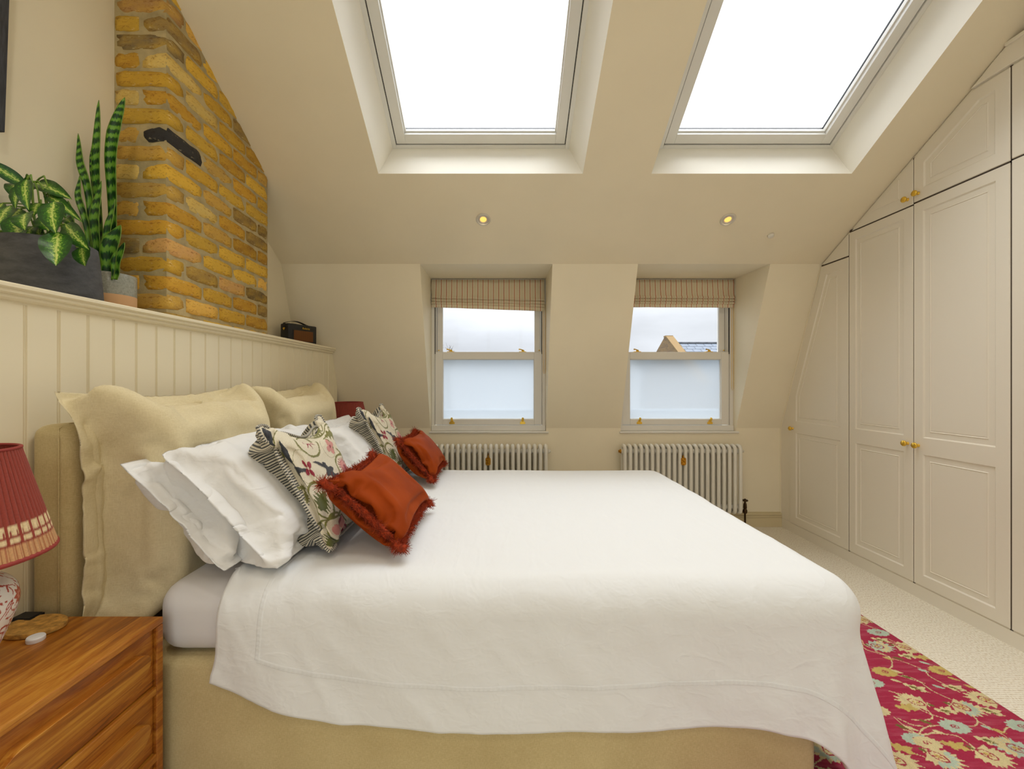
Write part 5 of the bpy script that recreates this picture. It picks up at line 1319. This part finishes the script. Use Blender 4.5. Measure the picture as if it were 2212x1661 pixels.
for pts, dt in (([(1.679, 1.938), (1.704, 1.896), (1.662, 1.836), (1.61, 1.81)], 0), ([(1.779, 1.81), (1.759, 1.773), (1.77, 1.731), (1.786, 1.681)], 0), ([(1.657, 1.779), (1.686, 1.749), (1.687, 1.692), (1.709, 1.649), (1.72, 1.633)], 0), ([(1.574, 1.598), (1.554, 1.555), (1.507, 1.541), (1.469, 1.546)], 0), ([(1.702, 1.588), (1.705, 1.55), (1.678, 1.523), (1.64, 1.514), (1.549, 1.519), (1.484, 1.51), (1.43, 1.48)], 0), ([(1.416, 1.555), (1.417, 1.514), (1.429, 1.471), (1.408, 1.447), (1.41, 1.435)], 0), ([(1.436, 1.475), (1.486, 1.484), (1.553, 1.475), (1.561, 1.451), (1.565, 1.427)], 0), ([(1.697, 1.537), (1.712, 1.505), (1.719, 1.475), (1.712, 1.447)], 0), ([(1.734, 1.488), (1.773, 1.51), (1.828, 1.514)], 0), ([(1.426, 1.55), (1.447, 1.523), (1.481, 1.514)], 1), ([(1.60, 1.81), (1.64, 1.775), (1.70, 1.73)], 1), ([(1.69, 1.90), (1.74, 1.86), (1.77, 1.82)], 1), ([(1.40, 1.50), (1.44, 1.48), (1.50, 1.49)], 1), ([(1.80, 2.16), (1.83, 2.12), (1.86, 2.09)], 1), ([(1.80, 2.01), (1.83, 1.99), (1.82, 2.03)], 0)): rline(pts, dt)
for k in range(26):
    x0, y0 = r.uniform(.55, 1.8), r.uniform(.82, 1.36); rline([(x0, y0), (x0+r.uniform(-.05, .05), y0+.05), (x0+r.uniform(-.1, .1), y0+.1)], k % 3 == 0)
for x, y, c in ((1.818, 2.082, BLU), (1.843, 1.807, GLD), (1.591, 1.514, BLU), (1.828, 1.514, BLU), (1.600, 1.80, GLD), (1.15, 1.22, BLU), (1.5, 1.2, GLD), (.9, 1.5, BLU), (1.75, 1.15, BLU)): rosette(x, y, c)
for x, y, c, c2, ro in ((1.835, 1.968, CRM, CRM, -.5), (1.566, 1.628, CRM, CRM, 2.7), (1.845, 1.640, CRM, CRM, 2.6), (1.713, 1.605, CRM, BLU, -.6), (1.411, 1.392, CRM, BLU, -.9), (1.578, 1.400, CRM, CRM, -.9), (1.262, 1.381, CRM, CRM, -.7), (1.075, 1.418, CRM, BLU, -2.2), (1.84, 2.192, CRM, CRM, 2.4), (1.70, 1.423, BLU, CRM, 2.6), (1.72, 1.975, BLU, CRM, -.3), (1.3, 1.1, CRM, BLU, .4), (.95, 1.2, CRM, CRM, 1.2), (1.62, 1.25, CRM, BLU, 2.0), (1.8, 1.32, CRM, CRM, -.5), (.8, 1.3, BLU, CRM, -.6), (1.1, .95, CRM, CRM, .8), (1.5, .95, BLU, CRM, 2.2)): palmette(x, y, c, c2, ro)
for i in range(46):
    x, y = r.uniform(1.0, 1.66), r.uniform(1.44, 2.28)
    if x > 1.52+.1*(y > 1.85) and y < 1.95: continue
    k = i % 5
    if k == 0: rosette(x, y, (BLU, GLD, CRM)[i % 3], .9)
    elif k == 1: palmette(x, y, CRM, (CRM, BLU)[i % 2], r.uniform(-1, 3), .9)
    elif k == 2: rline([(x, y), (x+.05, y-.04), (x+.03, y-.10), (x+.09, y-.15)], i % 2)
    else: rleaf(x, y, -.5+r.uniform(-.4, .4), 1+i % 2)
for i, (x, y, kd) in enumerate([(1.776, 2.018, 1), (1.791, 1.899, 1), (1.634, 1.703, 1), (1.789, 1.703, 1), (1.634, 1.583, 1), (1.793, 1.583, 1), (1.643, 1.451, 1), (1.503, 1.598, 2), (1.315, 1.423, 2), (1.506, 1.431, 2), (1.85, 1.889, 2), (1.17, 1.35, 1), (1.02, 1.33, 1), (1.4, 1.25, 2), (1.72, 1.28, 1), (1.25, 1.27, 1), (1.0, 1.05, 2), (1.6, 1.06, 1)]): rleaf(x, y, -.55+.3*math.sin(i*2.1), kd)
for i, (x, y) in enumerate([(1.596, 1.749), (1.733, 1.714), (1.689, 1.889), (1.733, 1.889), (1.65, 1.804), (1.766, 1.81), (1.86, 1.714), (1.402, 1.516), (1.43, 1.508), (1.702, 1.51), (1.72, 1.498), (1.507, 1.537), (1.509, 1.492), (1.82, 1.86), (1.84, 1.76), (1.66, 1.77)]):
    a, b = LX((x, y)); rg.leaf(a-.015, b+.008, .042, .0075, -.6, (CRM, BLU, GLD, OLV)[i % 4]); 
nx_, ny_ = 470, 530
X = np.linspace(RX0, RX1, nx_)[:, None]+np.zeros((1, ny_)); Yg = np.linspace(RY0, RY1, ny_)[None, :]+np.zeros((nx_, 1))
col = rg.at(X-RX0+.0022*(vnoise(X*160, Yg*160, 5)-.5), Yg-RY0+.0022*(vnoise(X*150, Yg*170, 6)-.5))
isred = (np.abs(col-np.array(lin((172, 14, 62)))).sum(-1, keepdims=True) < .01)
fade = np.clip(fbm(X*14, Yg*120, 9, 3)*.8+.02+.3*fbm(X*5, Yg*9, 19, 2), 0, .28)[..., None]
col = np.where(isred, col*(1-fade)+np.array(lin((214, 120, 134)))*fade, col*(.92+.2*vnoise(X*60, Yg*20, 4)[..., None]))
Zr = .0085+.0005*vnoise(X*200, Yg*90, 3)
Zr[0] = Zr[-1] = .001; Zr[:, 0] = Zr[:, -1] = .001
rug = ob('rug', np.stack([X, Yg, Zr], -1).reshape(-1, 3), grid_faces(nx_, ny_), M_RUG, smooth=True, col=col.reshape(-1, 3))
tag(rug, 'crimson flat-woven rug with cream flowers at the bed foot', 'rug')

# ------------------------------------------------------------------ outside
gd = MB(); gd.quad((-60, -60, -6.2), (60, -60, -6.2), (60, 90, -6.2), (-60, 90, -6.2)); tag(gd.build('ground', plain('grey_street', (120, 122, 118), .9)), 'grey street far below the windows', 'ground', kind='structure')
lg = MB(); lg.box(-3, 4.5, YW+.125, 4.55, .2, .735); lg.box(-3, 4.5, 4.45, 4.60, .735, .93)
tag(lg.build('roof_ledge', plain('blue_grey_lead', (96, 112, 124), .6)), 'lead-grey parapet gutter just outside the windows', 'parapet', kind='structure')
hs_ = empty('house', (9.5, 22, -6.2), 'brick gabled house with slate roof seen through right window', 'house')
def bt():
    t = NT('far_brick'); t.set(Roughness=.9); b = t.n('TexBrick', Scale=1.0); b.inputs['Brick Width'].default_value = .24; b.inputs['Row Height'].default_value = .085; b.inputs['Mortar Size'].default_value = .008
    b.inputs['Color1'].default_value = rgba((104, 78, 38)); b.inputs['Color2'].default_value = rgba((78, 56, 28)); b.inputs['Mortar'].default_value = rgba((96, 84, 58))
    mp = t.n('Mapping'); mp.inputs['Rotation'].default_value = (math.pi/2, 0, math.pi/2); t.l(t.n('TexCoord').outputs['Object'], mp.inputs[0])
    sp_ = t.n('SeparateXYZ'); t.l(t.n('TexCoord').outputs['Object'], sp_.inputs[0]); cb = t.n('CombineXYZ'); t.l(sp_.outputs['Y'], cb.inputs[0]); t.l(sp_.outputs['Z'], cb.inputs[1]); t.l(cb.outputs[0], b.inputs['Vector'])
    t.base(b.outputs['Color']); return t.m
HX = 8.33
m = MB(); gp = [(18.0, -6.2), (26.0, -6.2), (26.0, 1.30), (22.15, 3.50), (21.85, 3.50), (18.0, 1.19)]; m.prism(gp, lambda a, b, d: (d, a, b), HX, HX+.30); m.build('gable_wall', bt(), hs_)
m = MB(); m.add([(HX-.03, 21.85, 3.50), (HX+.34, 21.85, 3.50), (HX+.34, 18, 1.19), (HX-.03, 18, 1.19), (HX-.03, 21.85, 3.56), (HX+.34, 21.85, 3.56), (HX+.34, 18, 1.25), (HX-.03, 18, 1.25)], [(0, 1, 2, 3), (4, 7, 6, 5), (0, 4, 5, 1), (1, 5, 6, 2), (2, 6, 7, 3), (3, 7, 4, 0)]); m.box(HX-.03, HX+.34, 21.85, 22.15, 3.50, 3.58); m.build('coping', plain('pale_stone', (108, 84, 44), .9), hs_)
m = MB(); m.box(HX+.3, 14.5, 18.3, 25.7, -6.2, 1.2); m.build('front_wall', bpy.data.materials['far_brick'], hs_)
sl_ = .58; rz = 3.20
m = MB(); m.add([(HX+.3, 22, rz-.05), (14.5, 22, rz-.05), (14.5, 18, rz-.05-4*sl_), (HX+.3, 18, rz-.05-4*sl_), (14.5, 26, rz-.05-4*sl_), (HX+.3, 26, rz-.05-4*sl_)], [(0, 1, 2, 3), (1, 0, 5, 4)]); m.build('roof', plain('slate_underlay', (40, 44, 50), .7), hs_)
sm_ = MB(); sm_.add([(0, 0, 0), (.376, 0, 0), (.376, -.30, -.30*sl_+.014), (0, -.30, -.30*sl_+.014), (0, -.30, -.30*sl_), (.376, -.30, -.30*sl_)], [(0, 3, 2, 1), (3, 4, 5, 2)])
s0 = sm_.build('slate', plain('grey_slate', (74, 82, 92), .6, var=(1.7, .14)), hs_); fst = True
for k in range(9):
    for i in range(13):
        x = HX+.31+.40*i+(.2 if k % 2 else 0)
        if x > 13.4: continue
        o = s0 if fst else s0.copy()
        if not fst: C.objects.link(o)
        fst = False; o.location = (x, 22-.26*k-.05, rz-(.26*k+.05)*sl_)
m = MB()
rt = MB(); rt.tube([(0, 0, 0), (.42, 0, 0)], .07, 8); r0 = rt.build('ridge_tile', plain('dark_ridge', (50, 54, 60), .6), hs_, smooth=True)
for i in range(10):
    o = r0 if i == 0 else r0.copy()
    if i: C.objects.link(o)
    o.location = (HX+.32+.45*i, 22, rz+.0)
def twigs(x, y, z, h, seed, label, n=5):
    r = random.Random(seed); m = MB()
    m.tube([(x, y, -6.2), (x+.1, y, -2), (x, y, z)], [.16, .1, .04], 6)
    def br(p, d, L, rad, k):
        q = p+d*L; m.tube([tuple(p), tuple((p+q)/2+Vector((r.uniform(-.04, .04), 0, r.uniform(-.03, .05)))*L), tuple(q)], [rad, rad*.8, rad*.6], 4)
        if k:
            for _ in range(3): br(p+d*L*r.uniform(.45, 1), (d+Vector((r.uniform(-.8, .8), r.uniform(-.5, .5), r.uniform(-.1, .6)))).normalized(), L*r.uniform(.5, .8), rad*.6, k-1)
    for _ in range(n): br(Vector((x, y, z-.1)), Vector((r.uniform(-.9, .9), r.uniform(-.4, .4), r.uniform(.5, 1))).normalized(), h, .02, 3)
    tag(m.build('tree', plain('dark_bark', (64, 54, 46), .9)), label, 'tree', 'bare trees outside')
twigs(5.1, 15.5, 1.55, .36, 4, 'bare dark treetop left of the gable outside right window', 9)
twigs(-1.95, 15.5, 1.55, .55, 9, 'thin bare twigs at the lower left of left window', 2)
